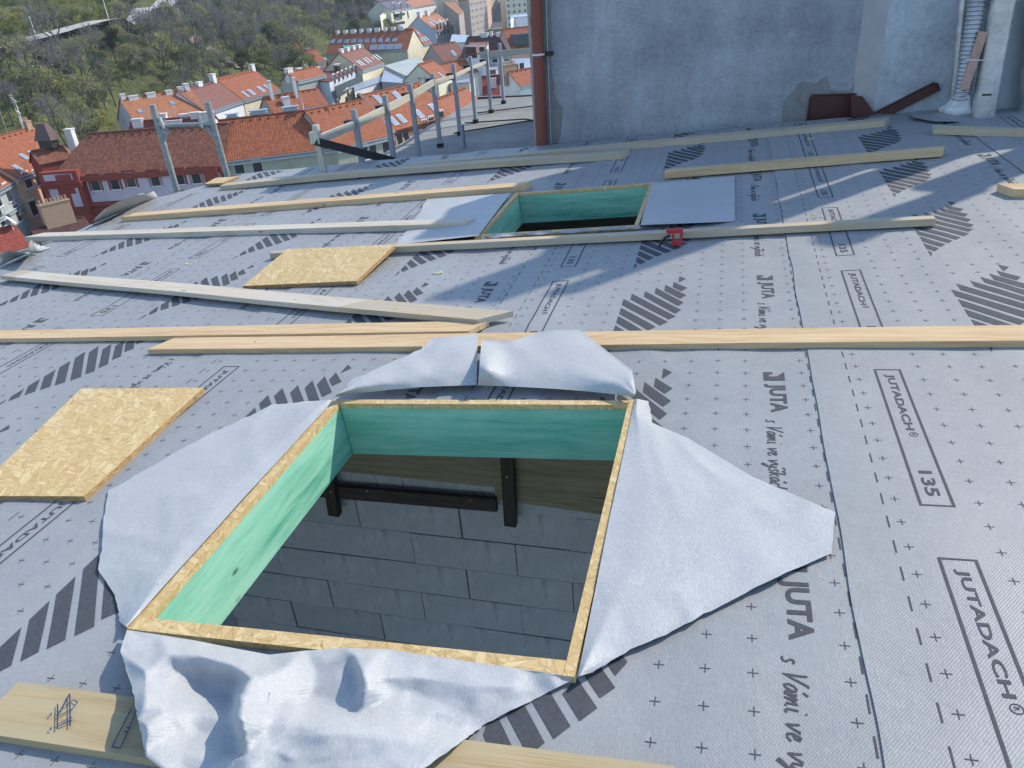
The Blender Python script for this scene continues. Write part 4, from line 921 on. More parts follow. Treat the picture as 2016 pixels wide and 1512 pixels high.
    for (px, py, sw, slh) in sky:                   # roof windows by pixel on the street slope
        d_ = ray(px, py); k = ((A_ + [0, 0, .16] - CAM) @ nrm) / (d_ @ nrm); p = CAM + d_ * k
        mb = MB(); mb.box(p + nrm * .05, (sw, slh, .10), (h.dir, upv, nrm)); s_ = mb.build('roof_window', M_ZINC, h.root)
        mb = MB(); mb.box(p + nrm * .11, (sw - .18, slh - .2, .03), (h.dir, upv, nrm)); mb.build('pane', skym or M_SKYL, s_)
    for (px, py) in win: add_window(h, px, py, *wsize)
    for ch in chim:                                  # (fraction along, fraction across, sx, sy, height, material, pots, cap)
        p = A_ + h.dir * h.L * ch[0] + h.back * (w_ * 2 * ch[1]); zz = zE + (w_ - abs(w_ - w_ * 2 * ch[1])) * tp; p = np.array([p[0], p[1], zz])
        chimney(h, p, *ch[2:])
    for k in range(dishes): p = RA + (RB - RA) * rnd.uniform(.05, .95); dish(h, p + [0, 0, .1], rnd.uniform(.3, .5), rnd.uniform(.5, 1.2))
    return h
def block(label, pxs, z, rm, wmn, name='building', ground=0.0, par=None, uvs=1.0):
    pts = [atz(*p, z) for p in pxs]; c = sum(pts) / len(pts); h = Hs(); h.root = thing(name, (c[0], c[1], ground), label, 'building', 'buildings of the town below')
    n = len(pts); ar = sum(pts[i][0] * pts[(i + 1) % n][1] - pts[(i + 1) % n][0] * pts[i][1] for i in range(n))
    if ar < 0: pts = pts[::-1]
    mb = MB()
    for i in range(n): a, b = pts[i], pts[(i + 1) % n]; mb.poly([(a[0], a[1], ground), (b[0], b[1], ground), b, a])
    mb.build('wall', wmn, h.root)
    mb = MB(); o = [p + (p - c) / np.linalg.norm(p - c) * .3 for p in pts]; up = np.array([0, 0, .2]); mb.poly([p + up for p in o], [(p[0] * uvs, p[1] * uvs) for p in o]); mb.poly(o[::-1])
    for i in range(n): j = (i + 1) % n; mb.poly([o[i], o[j], o[j] + up, o[i] + up])
    h.roof = mb.build('roof', rm, h.root)
    h.pts = pts; h.z = z; h.dir = (pts[1] - pts[0]) / np.linalg.norm(pts[1] - pts[0]); h.back = np.array([-h.dir[1], h.dir[0], 0]); return h
def side(h, pa, pb):                                # make a block face usable for windows
    h.A = atz(*pa, h.z); B = atz(*pb, h.z); h.dir = (B - h.A) / np.linalg.norm(B - h.A); h.out = np.array([h.dir[1], -h.dir[0], 0]); h.back = -h.out; h.ang = math.atan2(h.dir[1], h.dir[0])

# --- front row -----------------------------------------------------------------
hp = house('peach house with bright orange tiled roof at the far left', (33, 350), (152, 308), 12, (50, 256), T_ORANGE, W_PEACH, win=((60, 371), (80, 366), (72, 425)), sky=((47, 309, .8, 1.1), (34, 331, .8, 1.1), (64, 303, .8, 1.1)), chim=((.28, .52, 3.4, .7, 1.3, M_BRICK, 7), (.93, .5, 1.0, .8, 1.0, M_BRICK, 3)), wsize=(1.25, 2.1))
antenna(hp, hp.slope(.6, .98), 4); antenna(hp, hp.slope(.85, 1.0), 4.5); dish(hp, hp.slope(.86, 1.0), .45, 2.2); dish(hp, hp.slope(.88, 1.0), .3, 3.6)
hg = house('blue-grey house with ornate window pediments in the far left corner', (-70, 412), (32, 353), 11.6, (-40, 300), T_ORANGE, W_GREY, win=((22, 398), (2, 408), (41, 437), (9, 447)), wsize=(1.25, 2.3))
for px, py in ((41, 420), (9, 431)):
    p = facade_pt(hg, px, py); mb = MB(); b0, b1, b2 = p - hg.dir * 1.0, p + hg.dir * 1.0, p + [0, 0, .6]
    mb.bar(b0 + hg.out * .15, b1 + hg.out * .15, .3, .12); mb.bar(b0 + hg.out * .15, b2 + hg.out * .15, .3, .12); mb.bar(b1 + hg.out * .15, b2 + hg.out * .15, .3, .12); mb.build('pediment', W_GREY, hg.root)
for dz in (2.9, 3.2): mb = MB(); mb.bar(hg.A + hg.out * .1 - [0, 0, dz], hg.B + hg.out * .1 - [0, 0, dz], .25, .14); mb.build('string_course', W_GREY, hg.root)
hr = house('long red and lilac house with brown pantile roof opposite', (100, 352), (437, 328), 12, (300, 256), T_BROWN, W_RED, hipL=3.4, chim=((.02, .62, .9, .9, 1.6, M_CHW, 0),), gut=M_REDP)
mb = MB(); a, b = facade_pt(hr, 175, 372), facade_pt(hr, 437, 351); c1 = np.array([a[0], a[1], hr.zE - 1.85]); c2 = np.array([b[0], b[1], hr.zE - 1.85]); mb.bar(c1 + hr.out * .03, c2 + hr.out * .03, .10, 2.7); mb.build('lilac_band', W_LILAC, hr.root)
for z_, t_, o_ in ((.35, .5, .22), (3.45, .35, .15), (4.1, .2, .12), (5.3, .25, .12), (6.6, .3, .14)):
    mb = MB(); mb.bar(hr.A + hr.out * o_ - [0, 0, z_], hr.B + hr.out * o_ - [0, 0, z_], .3, t_); mb.build('cornice', W_RED, hr.root)
for px, py in ((193, 376), (231, 374), (262, 369), (310, 367), (358, 364), (390, 362), (424, 359)): add_window(hr, px, py, 1.15, 1.75, W_RED)
# corner bay with parapet and cross gable
bl_, br_ = facade_pt(hr, 95, 380), facade_pt(hr, 169, 376); zt = 12.9
mb = MB(); o = hr.out * .7; q = lambda p, z, k=1: np.array([p[0], p[1], z]) + o * k
mb.box8([q(bl_, 0), q(br_, 0), q(br_, 0, -.5), q(bl_, 0, -.5), q(bl_, zt), q(br_, zt), q(br_, zt, -.5), q(bl_, zt, -.5)]); mb.build('corner_bay', W_RED, hr.root)
for z0, z1, f0, f1 in ((11.9, 12.65, .12, .86), (8.6, 10.9, .14, .36), (8.6, 10.9, .68, .9)):
    mb = MB(); e = br_ - bl_; mb.bar(q(bl_, (z0 + z1) / 2) + e * f0 + hr.out * .02, q(bl_, (z0 + z1) / 2) + e * f1 + hr.out * .02, .08, z1 - z0); mb.build('lilac_panel', W_LILAC, hr.root)
for z_ in (11.5, 11.2, 8.3): mb = MB(); mb.bar(q(bl_, z_) + hr.out * .1 - hr.dir * .3, q(br_, z_) + hr.out * .1 + hr.dir * .3, .4, .22); mb.build('cornice', W_RED, hr.root)
wv = add_window(hr, 142, 379, 1.3, 1.95, W_RED)
for ch in list(hr.root.children)[-2:]: ch.location = np.array(ch.location) + o
hx = house('red cross wing with small brown tiled roof on the corner of the long red house', (80, 324), (139, 312), 13.4, (104, 292), T_BROWN, W_RED, pitch=40, gut=None, wmin=.8)
tq = atz(118, 276, 17.2); tq = hx.slope(.62, 1.0); mb = MB(); tt = np.array([tq[0], tq[1], hx.zR + .2])
mb.box8([tt + [-1.3, -.8, .9], tt + [1.3, -.8, .9], tt + [1.3, .8, .9], tt + [-1.3, .8, .9], tt + [-.6, -.3, 2.9], tt + [.6, -.3, 2.9], tt + [.6, .3, 2.9], tt + [-.6, .3, 2.9]]); mb.build('turret_cap', M_FLASH, hx.root)
mb = MB(); mb.box(tt + [0, 0, .45], (2.0, 1.2, .95)); mb.build('turret_base', M_FITT, hx.root)
h2 = house('house with vivid orange grid-like pantile roof in the middle of the front row', (443, 318), (661, 291), 12.4, (540, 227), T_GRID, W_STONE, win=((474, 343), (510, 341)), wsize=(1.2, 1.6), chim=((.12, .56, 1.4, .8, .7, M_ZINC, 0, M_ZINC), (.36, .56, 2.1, .9, .8, M_ZINC, 0, M_ZINC), (.66, .56, 1.9, .9, .8, M_ZINC, 0, M_ZINC)))
dish(h2, h2.slope(.78, 1.0), .35, 1.4)
h3 = house('orange roofed house with grey-green facade right of the pantile roof', (662, 293), (774, 266), 12.4, (660, 209), T_ORANGE, W_STONE, win=((720, 316), (736, 307), (762, 303)), wsize=(1.2, 2.0))
h4 = house('orange roofed pink house with five roof windows behind the railing', (772, 259), (887, 228), 12.4, (750, 181), T_ORANGE, W_PINK, win=((789, 290), (801, 286), (839, 269), (852, 262), (871, 250)), sky=((745, 196, 1.0, 1.6), (781, 188, 1.0, 1.6), (774, 239, 1.0, 1.6), (790, 234, 1.0, 1.6), (825, 225, 1.0, 1.6), (853, 213, 1.0, 1.6)), wsize=(1.2, 2.3), gut=M_FLASH)
mb = MB(); mb.bar(h4.A + h4.out * .4 + [0, 0, -.3], h4.A + h4.back * h4.w + [0, 0, h4.w * h4.tp + .35], .5, .45); mb.build('firewall_coping', M_FLASH, h4.root)
for k in range(9): q_ = h4.A + h4.dir * (h4.L * (k + .3) / 9) + h4.out * .12; mb = MB(); mb.bar(np.array([q_[0], q_[1], 8.2]), np.array([q_[0], q_[1], 11.2]), .3, .15, h4.out); mb.build('pilaster', W_PINK, h4.root)
h5 = house('orange roof partly hidden by the flat roof edge', (880, 240), (953, 204), 11.5, (890, 184), T_ORANGE, W_OCHRE)
h25 = house('dark red roof with bright roof windows just beyond the flat roof', (953, 205), (1052, 197), 10, (975, 150), T_RED, W_DUST, sky=((993, 190, 1.0, 1.7), (1010, 187, 1.0, 1.7), (1028, 181, 1.0, 1.7), (985, 193, .8, .7)), skym=M_SKYB, gut=M_FLASH, chim=((.22, .30, 1.0, .8, 1.4, M_CHW, 0), (.45, .45, .9, .8, 2.2, M_CHW, 0)))
h26 = house('small orange roof beside the red drainpipe', (1024, 170), (1075, 160), 13, (1036, 137), T_ORANGE, W_WHITE, chim=((.1, .6, 3.0, .9, 1.6, M_BRICK, 7),))
hb = house('dark red roof in the lower left beneath the bleached plank', (-60, 520), (60, 486), 8, (5, 452), T_RED, W_TAUPE, chim=((.62, .45, 1.0, .9, 1.5, M_BRICK, 2),)); dish(hb, hb.slope(.95, .8), .6, 1.0); antenna(hb, hb.slope(.5, .9), 3)
hq = house('low brick house with a chimney of many pots at the left roof edge', (80, 478), (180, 452), 7.4, (120, 452), T_DARK, W_TAUPE, chim=((.55, .5, 3.2, .9, 2.4, M_BRICK, 8),), snow=False)
# --- second row ----------------------------------------------------------------
h6 = house('bright orange roofed house with pale blue gable wall', (268, 244), (404, 221), 12, (280, 190), T_BRIGHT, W_BLUE, sky=((275, 219, .8, .8), (339, 203, .8, .8)), chim=((.04, .5, .8, .7, .8, M_CHW), (.17, .47, 1.6, .7, .55, M_CHW), (.42, .47, 1.6, .7, .6, M_CHW), (.68, .47, 1.2, .7, .55, M_CHW), (.87, .5, 1.0, .7, .6, M_CHW), (.96, .5, .9, .9, 1.0, M_CHW)))
h7 = house('plain brown tiled roof between two orange ones', (405, 221), (478, 197), 12, (385, 172), T_DULL, W_WHITE, dishes=3, chim=((.2, .5, 1.2, .7, .7, M_CHW), (.55, .5, 1.6, .7, .7, M_CHW), (.92, .5, 1.2, .9, 1.5, M_CHW)))
h8 = house('orange roof with four roof windows at the foot of the wooded hill', (479, 197), (550, 177), 12, (460, 148), T_ORANGE, W_CREAM, sky=((483, 186, .9, 1.7), (495, 182, 1.3, 1.7), (514, 176, 1.3, 1.7), (525, 172, .9, 1.7)), chim=((.97, .5, 1.1, .8, 1.2, M_CHW),)); dish(h8, h8.slope(.88, 1.0), .7, 1.3)
h9 = house('dark red courtyard roof cluttered with white chimneys behind the long red house', (255, 262), (420, 249), 13, (330, 236), T_RED, W_WHITE, chim=((.1, .3, 1.5, .9, 1.0, M_CHW), (.36, .6, 1.6, .9, 1.1, M_CHW), (.52, .25, 2.6, .4, .5, M_CHW), (.64, .6, 1.4, .9, .8, M_CHW), (.78, .5, 1.5, .8, .7, M_CHW), (.93, .3, 1.8, 1.0, 1.2, M_CHW)), dishes=3, snow=False)
antenna(h9, h9.slope(.55, .9), 2.5); antenna(h9, h9.slope(.2, .9), 2)
h10 = house('orange roof at the back of the courtyard beside metal chimneys', (540, 224), (645, 206), 12.3, (562, 186), T_ORANGE, W_DUST, chim=((.12, .4, .5, .5, 3.0, M_CHW), (.55, .35, .5, .5, 3.2, M_CHW), (.3, .2, 1.2, .8, 1.2, M_CHW)))
h10b = house('small orange roof with bare grey gable wall', (585, 160), (640, 147), 15, (600, 137), T_ORANGE, W_DUST, chim=((.08, .55, 1.6, .9, .9, M_CHW), (.5, .7, 1.3, .9, .9, M_CHW)))
b10 = block('penthouse with flat maroon roof, pale side wall and glazed terrace', [(588, 158), (648, 162), (709, 135), (677, 128), (637, 133)], 14, T_SHEET, W_BLUE)
side(b10, (648, 162), (709, 135))
for k in range(6): add_window(b10, 660 + k * 8.2, 166 - k * 3.9, 1.5, 1.9)
mb = MB(); a, b = facade_pt(b10, 652, 182), facade_pt(b10, 712, 154); mb.bar(a + b10.out * .9, b + b10.out * 1.2, .15, 2.0); mb.build('terrace_screen', W_SLATE, b10.root)
for f, hh in ((.3, 1.2), (.62, 1.1)): p = b10.pts[0] * (1 - f) + b10.pts[2] * f; chimney(b10, p + [0, 0, .2], 1.6, .9, hh, M_FLASH, 0, M_CHW)
by = block('cream courtyard house with white windows under the dark terrace', [(664, 184), (700, 170), (690, 160), (655, 170)], 11.6, M_ZINC, W_CREAM); side(by, (664, 184), (700, 170))
for px, py in ((669, 198), (686, 192), (684, 207), (668, 213)): add_window(by, px, py, 1.1, 1.8)
bw = block('white rear annexe behind the orange front roofs', [(698, 180), (722, 172), (758, 160), (757, 150), (700, 165)], 11.5, M_ZINC, W_WHITE); side(bw, (698, 180), (758, 160)); add_window(bw, 751, 172, .7, 1.3)
h11 = house('brown roof with rows of white roof windows in the middle of the town', (712, 138), (754, 124), 14, (695, 98), T_DULL, W_CREAM, sky=((707, 125, .6, 1.8), (712, 124, .6, 1.8), (720, 120, .6, 1.8), (725, 118, .6, 1.8), (733, 115, .6, .6), (740, 114, .6, 1.8), (745, 112, .6, 1.8)), skym=M_SKYB, chim=((.1, .5, 1.2, .7, .7, M_CHW), (.35, .5, 1.2, .7, .7, M_CHW), (.6, .5, 1.2, .7, .7, M_CHW), (.85, .5, 1.2, .7, .7, M_CHW)))
b12 = block('house with pale weathered sheet metal roof', [(757, 131), (820, 114), (864, 141), (831, 156), (797, 150)], 13, T_METAL, W_YELL); side(b12, (797, 150), (864, 141)); add_window(b12, 835, 159, 1.0, 1.4)
hw1 = block('stone gable block left of the pale sheet metal roof', [(752, 162), (793, 165), (800, 152), (757, 133)], 12.4, M_ZINC, W_TAUPE)
h28 = house('orange roofed house with small corner turret at the edge of the wood', (573, 131), (640, 121), 13, (602, 100), T_ORANGE, W_YELL, hipL=2.5, sky=((640, 116, .8, .9),), chim=((.3, .6, .9, .8, 1.0, M_CHW), (.75, .6, 2.0, 1.2, 1.1, M_ZINC)))
tc = h28.slope(.3, .25, 0); mb = MB(); ring = [tc + np.array([2.3 * math.cos(a), 2.3 * math.sin(a), 0]) for a in np.linspace(0, 6.283, 9)]
mb.grid([[q + [0, 0, 2.0] for q in ring], [q - [0, 0, 2.5] for q in ring]][::-1]); mb.build('turret_wall', W_YELL, h28.root)
mb = MB(); ap = tc + np.array([0, 0, 4.6])
for i in range(8): e0, e1 = ring[i] + (ring[i] - tc) * .15 + [0, 0, 2.0], ring[i + 1] + (ring[i + 1] - tc) * .15 + [0, 0, 2.0]; mb.poly([e0, e1, ap], [(0, 0), (1.8, 0), (.9, 3)])
mb.build('turret_roof', T_ORANGE, h28.root)
# --- third row and beyond ------------------------------------------------------
h13 = house('very long red roof with small dormers behind the green tarpaulin', (643, 106), (802, 97), 14, (700, 65), T_ORANGE, W_CREAM, sky=tuple((655 + 13.5 * k, 82 - .35 * k, 1.3, 1.5) for k in range(10)) + tuple((735 + 16 * k, 94 - .7 * k, 2.2, 2.0) for k in range(4)), chim=tuple((.06 + .1 * k, .5, .8 + (k % 3) * .35, .8, .8, M_CHW) for k in range(9)))
gt = thing('green_tarpaulin', atz(690, 92, 16), 'green tarpaulin stretched on a roof frame among the chimneys', 'tarpaulin'); P = [[atz(672 + 40 * i / 8 + 6 * (1 - j / 4), 98 - 16 * j / 4 - 2.0 * i / 8, 15.8) + [0, 0, .3 * n3(i * .8, j * .9)] for i in range(9)] for j in range(5)]; mb = MB(); mb.grid(P); mb.build('sheet', M_GREENNET, gt, True)
mb = MB()
for i in (0, 4, 8): mb.tube([P[0][i] - [0, 0, 6], P[0][i]], .08, 5)
mb.build('frame_post', M_GALV, gt)
h13b = house('orange roof with many roof windows joining the very long red roof', (803, 94), (849, 83), 14, (800, 57), T_ORANGE, W_CREAM, sky=tuple((812 + 5.5 * k, 84 - 1.7 * k, 1.2, 1.6) for k in range(6)) + tuple((803 + 5 * k, 70 - 1.2 * k, 1.0, 1.2) for k in range(5)), chim=((.5, .5, 2.0, 1.0, 1.3, M_CHW),))
bq = block('small cream annexe in front of the orange corner roof', [(772, 102), (807, 97), (824, 90), (790, 94)], 12.5, M_CHW, W_CREAM); side(bq, (772, 102), (807, 97)); add_window(bq, 793, 111, 1.4, 2.2); add_window(bq, 802, 106, 1.4, 2.2)
h14 = house('salmon roofed house with dark attic windows left of the far street', (858, 61), (893, 52), 14, (846, 29), T_BRIGHT, W_BLUE, sky=tuple((845 + 4 * k, 38 + 2 * k, 1.2, 1.2) for k in range(6)) + ((868, 42, 2.4, 2.0), (876, 46, 2.4, 2.0), (850, 47, 2.2, 2.0)), win=((863, 74), (869, 72), (876, 70), (883, 67)), wsize=(2.2, 5.0), chim=((.1, .5, 2.5, 1.2, 1.5, M_CHW), (.5, .5, 2.5, 1.2, 1.5, M_CHW)))
h15 = house('cream tenement with balconies and a dark mural beside the wood', (769, 22), (813, 14), 20, (790, -3), M_FLASH, W_YELL, win=((784, 7), (801, 5), (777, 22), (790, 21), (803, 20), (777, 39), (791, 38), (804, 37)), wsize=(2.4, 3.4))
mp = [atz(748, 30, 20), atz(769, 17, 20)]; mb = MB(); mb.poly([(mp[0][0], mp[0][1], 0), (mp[1][0], mp[1][1], 0), mp[1], mp[0]]); mg = mb.build('gable_wall', W_YELL, h15.root)
dm = (mp[1] - mp[0]); dm[2] = 0; dm /= np.linalg.norm(dm); nm = np.array([dm[1], -dm[0], 0]); mb = MB()
def mpt(px, py): d = ray(px, py); k = ((mp[0] + nm * .1 - CAM) @ nm) / (d @ nm); return CAM + d * k
for L in ([(753, 41), (760, 35), (766, 41), (760, 49)], [(756, 50), (765, 49), (763, 52), (758, 52)], [(754, 55), (767, 54), (766, 57), (756, 57)], [(757, 24), (759, 22), (759, 28), (757, 27)]): mb.poly([mpt(*p) for p in L])
mb.build('mural', M_FITT, mg)
for px, py in ((784, 29), (784, 46)): p = facade_pt(h15, px, py); mb = MB(); mb.bar(p - h15.dir * 5 + h15.out * .8, p + h15.dir * 5 + h15.out * .8, 1.6, 1.1); mb.build('balcony', M_FITT, h15.root)
h16 = house('salmon roof cut by the top picture edge', (812, 15), (858, 7), 18, (830, -4), T_BRIGHT, W_WHITE)
b17 = block('taupe gabled block with narrow orange roof beside the far street', [(866, 0), (903, 30), (913, 24), (890, -2)], 19, T_BRIGHT, W_TAUPE)
def row(label, b0, b1, hgt, depth, wmn, rm=None, nwin=(0, 0), right=True):   # street house standing on a ground edge
    p, q = atz(*b0, 0.0), atz(*b1, 0.0); d = (q - p) / np.linalg.norm(q - p); n = np.array([d[1], -d[0], 0]) * (1 if right else -1); L = np.linalg.norm(q - p)
    h = Hs(); c = (p + q) / 2 - n * depth / 2; h.root = thing('building', (c[0], c[1], 0), label, 'building', 'buildings of the far street'); up = np.array([0, 0, hgt])
    f = [p, q, q - n * depth, p - n * depth]; mb = MB()
    for i in range(4): a, b = f[i], f[(i + 1) % 4]; mb.poly([a, b, b + up, a + up])
    mb.build('wall', wmn, h.root); mb = MB(); mid = -n * depth / 2 + [0, 0, depth * .32]
    mb.poly([p + up, q + up, q + up + mid, p + up + mid], [(0, 0), (L, 0), (L, depth * .6), (0, depth * .6)]); mb.poly([f[2] + up, f[3] + up, p + up + mid, q + up + mid], [(0, 0), (L, 0), (L, depth * .6), (0, depth * .6)]); mb.poly([p + up, p + up + mid, f[3] + up]); mb.poly([q + up, f[2] + up, q + up + mid]); mb.build('roof', rm or T_BRIGHT, h.root)
    h.A, h.dir, h.out, h.ang = p, d, n, math.atan2(d[1], d[0]) + (0 if right else math.pi)
    for r_ in range(nwin[1]):
        for k in range(nwin[0]):
            o_ = p + d * (L * (k + .5) / nwin[0]) + n * .03 + [0, 0, 2.4 + r_ * 3.4] - np.array(h.root.location); wi = newpart('window', WMESH, h.root, o_, h.ang, (1.3, 1, 2.0)); newpart('pane', PMESH, wi, (0, 0, 0), 0, (1, 1, 1))
    for r_ in range(1, nwin[1] + 1): mb = MB(); z_ = .4 + r_ * 3.4; mb.bar(p + n * .12 + [0, 0, z_], q + n * .12 + [0, 0, z_], .25, .25); mb.build('string_course', wmn, h.root)
    return h
row('tall cream street house catching the sun at the near end of the far street', (908, 76), (928, 66), 23, 12, W_CREAM, None, (3, 5))
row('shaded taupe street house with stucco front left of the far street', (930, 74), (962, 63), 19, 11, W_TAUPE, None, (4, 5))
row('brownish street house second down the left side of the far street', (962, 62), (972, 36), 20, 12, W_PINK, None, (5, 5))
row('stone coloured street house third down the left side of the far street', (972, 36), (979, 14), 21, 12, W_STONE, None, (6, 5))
row('ochre street house farthest down the left side of the far street', (979, 14), (985, -12), 21, 12, W_OCHRE, None, (7, 5))
row('pale yellow corner house right of the far street', (999, 60), (1062, 54), 22, 14, W_YELL, None, (6, 5))
row('cream street house behind the pale yellow corner house', (1001, 40), (999, 4), 21, 12, W_CREAM, None, (6, 5), False)
row('teal shop block closing the far street at the top picture edge', (975, -16), (1012, -22), 9, 10, M_GREENNET, M_ZINC)
b27b = block('white rooftop hut below the pale yellow corner house', [(1005, 38), (1012, 35), (1040, 33), (1036, 28), (1006, 31)], 16, M_ZINC, W_WHITE)
h20 = house('white house with dark brown roof and white dormers before the far street', (906, 114), (1012, 110), 12.5, (960, 72), T_DARK, W_WHITE, win=((975, 124), (998, 121), (918, 131), (955, 127)), wsize=(1.5, 2.4), chim=((.32, .5, 1.9, .9, .8, M_CHW), (.45, .5, .6, .6, 1.0, M_CHW), (.60, .5, 1.6, .9, .8, M_CHW), (.70, .5, .6, .6, 1.0, M_CHW), (.82, .5, 1.8, .9, .8, M_CHW), (.93, .5, .7, .7, .8, M_CHW)))
bd = block('white dormer storey with narrow dark windows on the dark brown roof', [(918, 108), (954, 106), (962, 83), (925, 84)], 15.5, T_DULL, W_WHITE); side(bd, (918, 87), (954, 85))
bd_f = block('white flat-roofed attic with green roof edge left of the dormers', [(886, 86), (917, 84), (923, 71), (890, 69)], 15, M_ZINC, W_WHITE)
side(bd, (918, 108), (954, 106))
for px in (921, 925, 932, 936, 949, 953): add_window(bd, px, 116, .9, 2.6)
h22 = house('brown roof sloping between the white houses', (872, 121), (919, 114), 12.5, (868, 87), T_DULL, W_TAUPE, sky=((893, 105, 1.0, 1.8),))
h23 = house('small vivid orange roof right of the pale metal roof', (862, 158), (888, 148), 12.5, (852, 119), T_ORANGE, W_YELL, sky=((868, 148, .8, 1.5),))
h24 = house('orange roof between white firewalls behind the railing', (889, 152), (941, 142), 12, (915, 119), T_ORANGE, W_WHITE)
b32 = block('white rendered yard building behind the railing posts', [(846, 176), (888, 163), (906, 150), (866, 153)], 10.8, M_ZINC, W_WHITE); side(b32, (846, 176), (888, 163)); add_window(b32, 842, 183, 1.0, 1.4); add_window(b32, 856, 180, 1.0, 1.4)
b33 = block('cream yard building with rounded corner near the railing', [(886, 166), (924, 163), (936, 152), (900, 152)], 11, M_ZINC, W_YELL); b34 = block('pale blue rear house with paired windows by the drainpipe', [(1010, 140), (1042, 135), (1044, 116), (1008, 118)], 12.6, M_ZINC, W_WHITE); side(b34, (1010, 140), (1042, 135)); add_window(b34, 1017, 146, 1.2, 2); add_window(b34, 1028, 143, 1.2, 2)
b35 = block('white yard wing with a row of low windows', [(936, 140), (978, 137), (980, 128), (938, 130)], 10.5, M_ZINC, W_WHITE); side(b35, (936, 140), (978, 137))
for px in (945, 950, 955, 967, 973): add_window(b35, px, 147, .9, 1.3)
h21 = house('orange roof with a dark dormer against the drainpipe', (1008, 98), (1062, 92), 14, (1032, 54), T_ORANGE, W_PINK); mb = MB(); p = h21.slope(.45, .25); mb.box(p + [0, 0, .8], (4.5, 3.5, 2.4), (h21.dir, h21.back, (0, 0, 1))); mb.build('dormer', W_SLATE, h21.root)
bfl = block('dark flat garage roof below the railing', [(862, 205), (900, 186), (910, 176), (872, 188)], 9, T_DARK, W_DUST)
# street with cars
stp_ = [atz(962, 66, .05), atz(1000, 62, .05), atz(1002, -24, .05), atz(984, -24, .05)]
mb = MB(); mb.poly(stp_); mb.build('street', plain('asphalt', (.055, .055, .058), .85, .15, .3), kind='structure')
mb = MB()
for k in range(7): a = atz(970 + k * 3.6, 55.5 - k * .3, .06); mb.box(a, (.5, 3.0, .01))
mb.build('crossing_marking', M_WHITE, kind='structure')
def car(px, py, m, label):
    p = atz(px, py, .06); d = stp_[3] - stp_[0]; d /= np.linalg.norm(d); s_ = np.array([-d[1], d[0], 0]); r = thing('parked_car', p, label, 'car', 'cars in the far street')
    mb = MB(); prof_ = [(-2.1, .35), (-2.1, .85), (-1.3, .95), (-.7, 1.45), (.9, 1.45), (1.5, .95), (2.1, .8), (2.1, .35)]; A = [p + d * x + s_ * .85 + [0, 0, z] for x, z in prof_]; B = [p + d * x - s_ * .85 + [0, 0, z] for x, z in prof_]; n = len(A)
    mb.poly(A); mb.poly(B[::-1])
    for i in range(n): j = (i + 1) % n; mb.poly([A[j], A[i], B[i], B[j]])
    mb.build('body', m, r); mb = MB(); mb.box(p + [0, 0, 1.18] + d * .1, (2.3, 1.74, .36), (d, s_, (0, 0, 1))); mb.build('windows', M_GLASS, r)
    for x in (-1.35, 1.35):
        for y in (-.86, .86): mb = MB(); q = p + d * x + s_ * y + [0, 0, .32]; mb.tube([q - s_ * .1, q + s_ * .1], .32, 10); mb.build('wheel', M_BLACK, r)
CW, CG, CD = plain('car_white', (.7, .7, .7), .3, .02), plain('car_grey', (.25, .27, .3), .3, .02), plain('car_dark', (.04, .045, .05), .3, .02)
for px, py, m, lb in ((961.5, 43, CW, 'white car parked at the kerb nearest in the far street'), (982, 41, CD, 'dark car lowest in the row driving down the far street'), (983, 34, CG, 'grey car second in the row in the far street'), (985, 27, CG, 'silver car third in the row in the far street'), (987, 10, CW, 'white car farthest away in the street')): car(px, py, m, lb)
# ================================================================ ground, wooded hill
GP = [(0, 105, 190), (60, 88, 195), (120, 72, 203), (217, 46, 215), (290, 22, 245), (335, 3, 275), (0, 45, 250), (0, 0, 300), (110, 0, 310), (210, -8, 320), (330, -30, 360), (0, 170, 155), (100, 130, 180), (200, 100, 195), (300, 90, 225),
      (400, 60, 255), (450, 30, 290), (-60, 245, 150), (0, 232, 155), (60, 228, 158), (150, 225, 166), (225, 190, 182), (340, 160, 192), (430, 142, 205), (500, 128, 215), (560, 134, 222), (600, 112, 250), (640, 72, 330), (700, 52, 390), (742, 55, 420),
      (500, 6, 330), (560, -5, 400), (620, -4, 430), (700, 2, 470), (748, 4, 520), (-150, 60, 240), (-150, 150, 170), (-150, -40, 330)]
ctrl = [atr(*q) for q in GP] + [np.array((x, y, 0.)) for x, y in ((-75, 78), (-59, 82), (-48, 92), (-40, 114), (-60, 60), (-110, 60), (-92, 118), (-80, 135), (-70, 160), (-60, 200), (-75, 250), (-90, 320), (-110, 420), (-130, 520), (0, 100), (0, 300), (-20, 500), (40, 700), (-60, 20), (-150, 60), (-100, 95), (-160, 650), (-90, 250), (-120, 380), (-139, 504), (-120, 450), (-150, 560), (-175, 640), (-165, 600), (-100, 600), (-200, 720), (-60, 420), (-140, 440))] + [atz(*q, -3.0) for q in ((940, 40), (960, 20), (950, 62), (900, 62), (872, 42), (1000, 20), (1030, 40), (850, 60), (820, 70), (920, 20), (900, 90), (985, -10), (940, 0))] + [np.array((p[0], p[1], .0)) for hh in HOUSES[:20] if hasattr(hh, 'w') for p in (hh.A, hh.B, hh.A + hh.back * 2 * hh.w, hh.B + hh.back * 2 * hh.w)]
ctrl = np.array(ctrl); XY = ctrl[:, :2] / 100.0
def K(a, b): r = np.linalg.norm(a[:, None] - b[None], axis=2); return r
Am = K(XY, XY) + np.eye(len(XY)) * 4e-3; n_ = len(XY); Mx = np.zeros((n_ + 3, n_ + 3)); Mx[:n_, :n_] = Am; Mx[:n_, n_:] = np.c_[np.ones(n_), XY]; Mx[n_:, :n_] = Mx[:n_, n_:].T
Wt = np.linalg.solve(Mx, np.r_[ctrl[:, 2], 0, 0, 0])
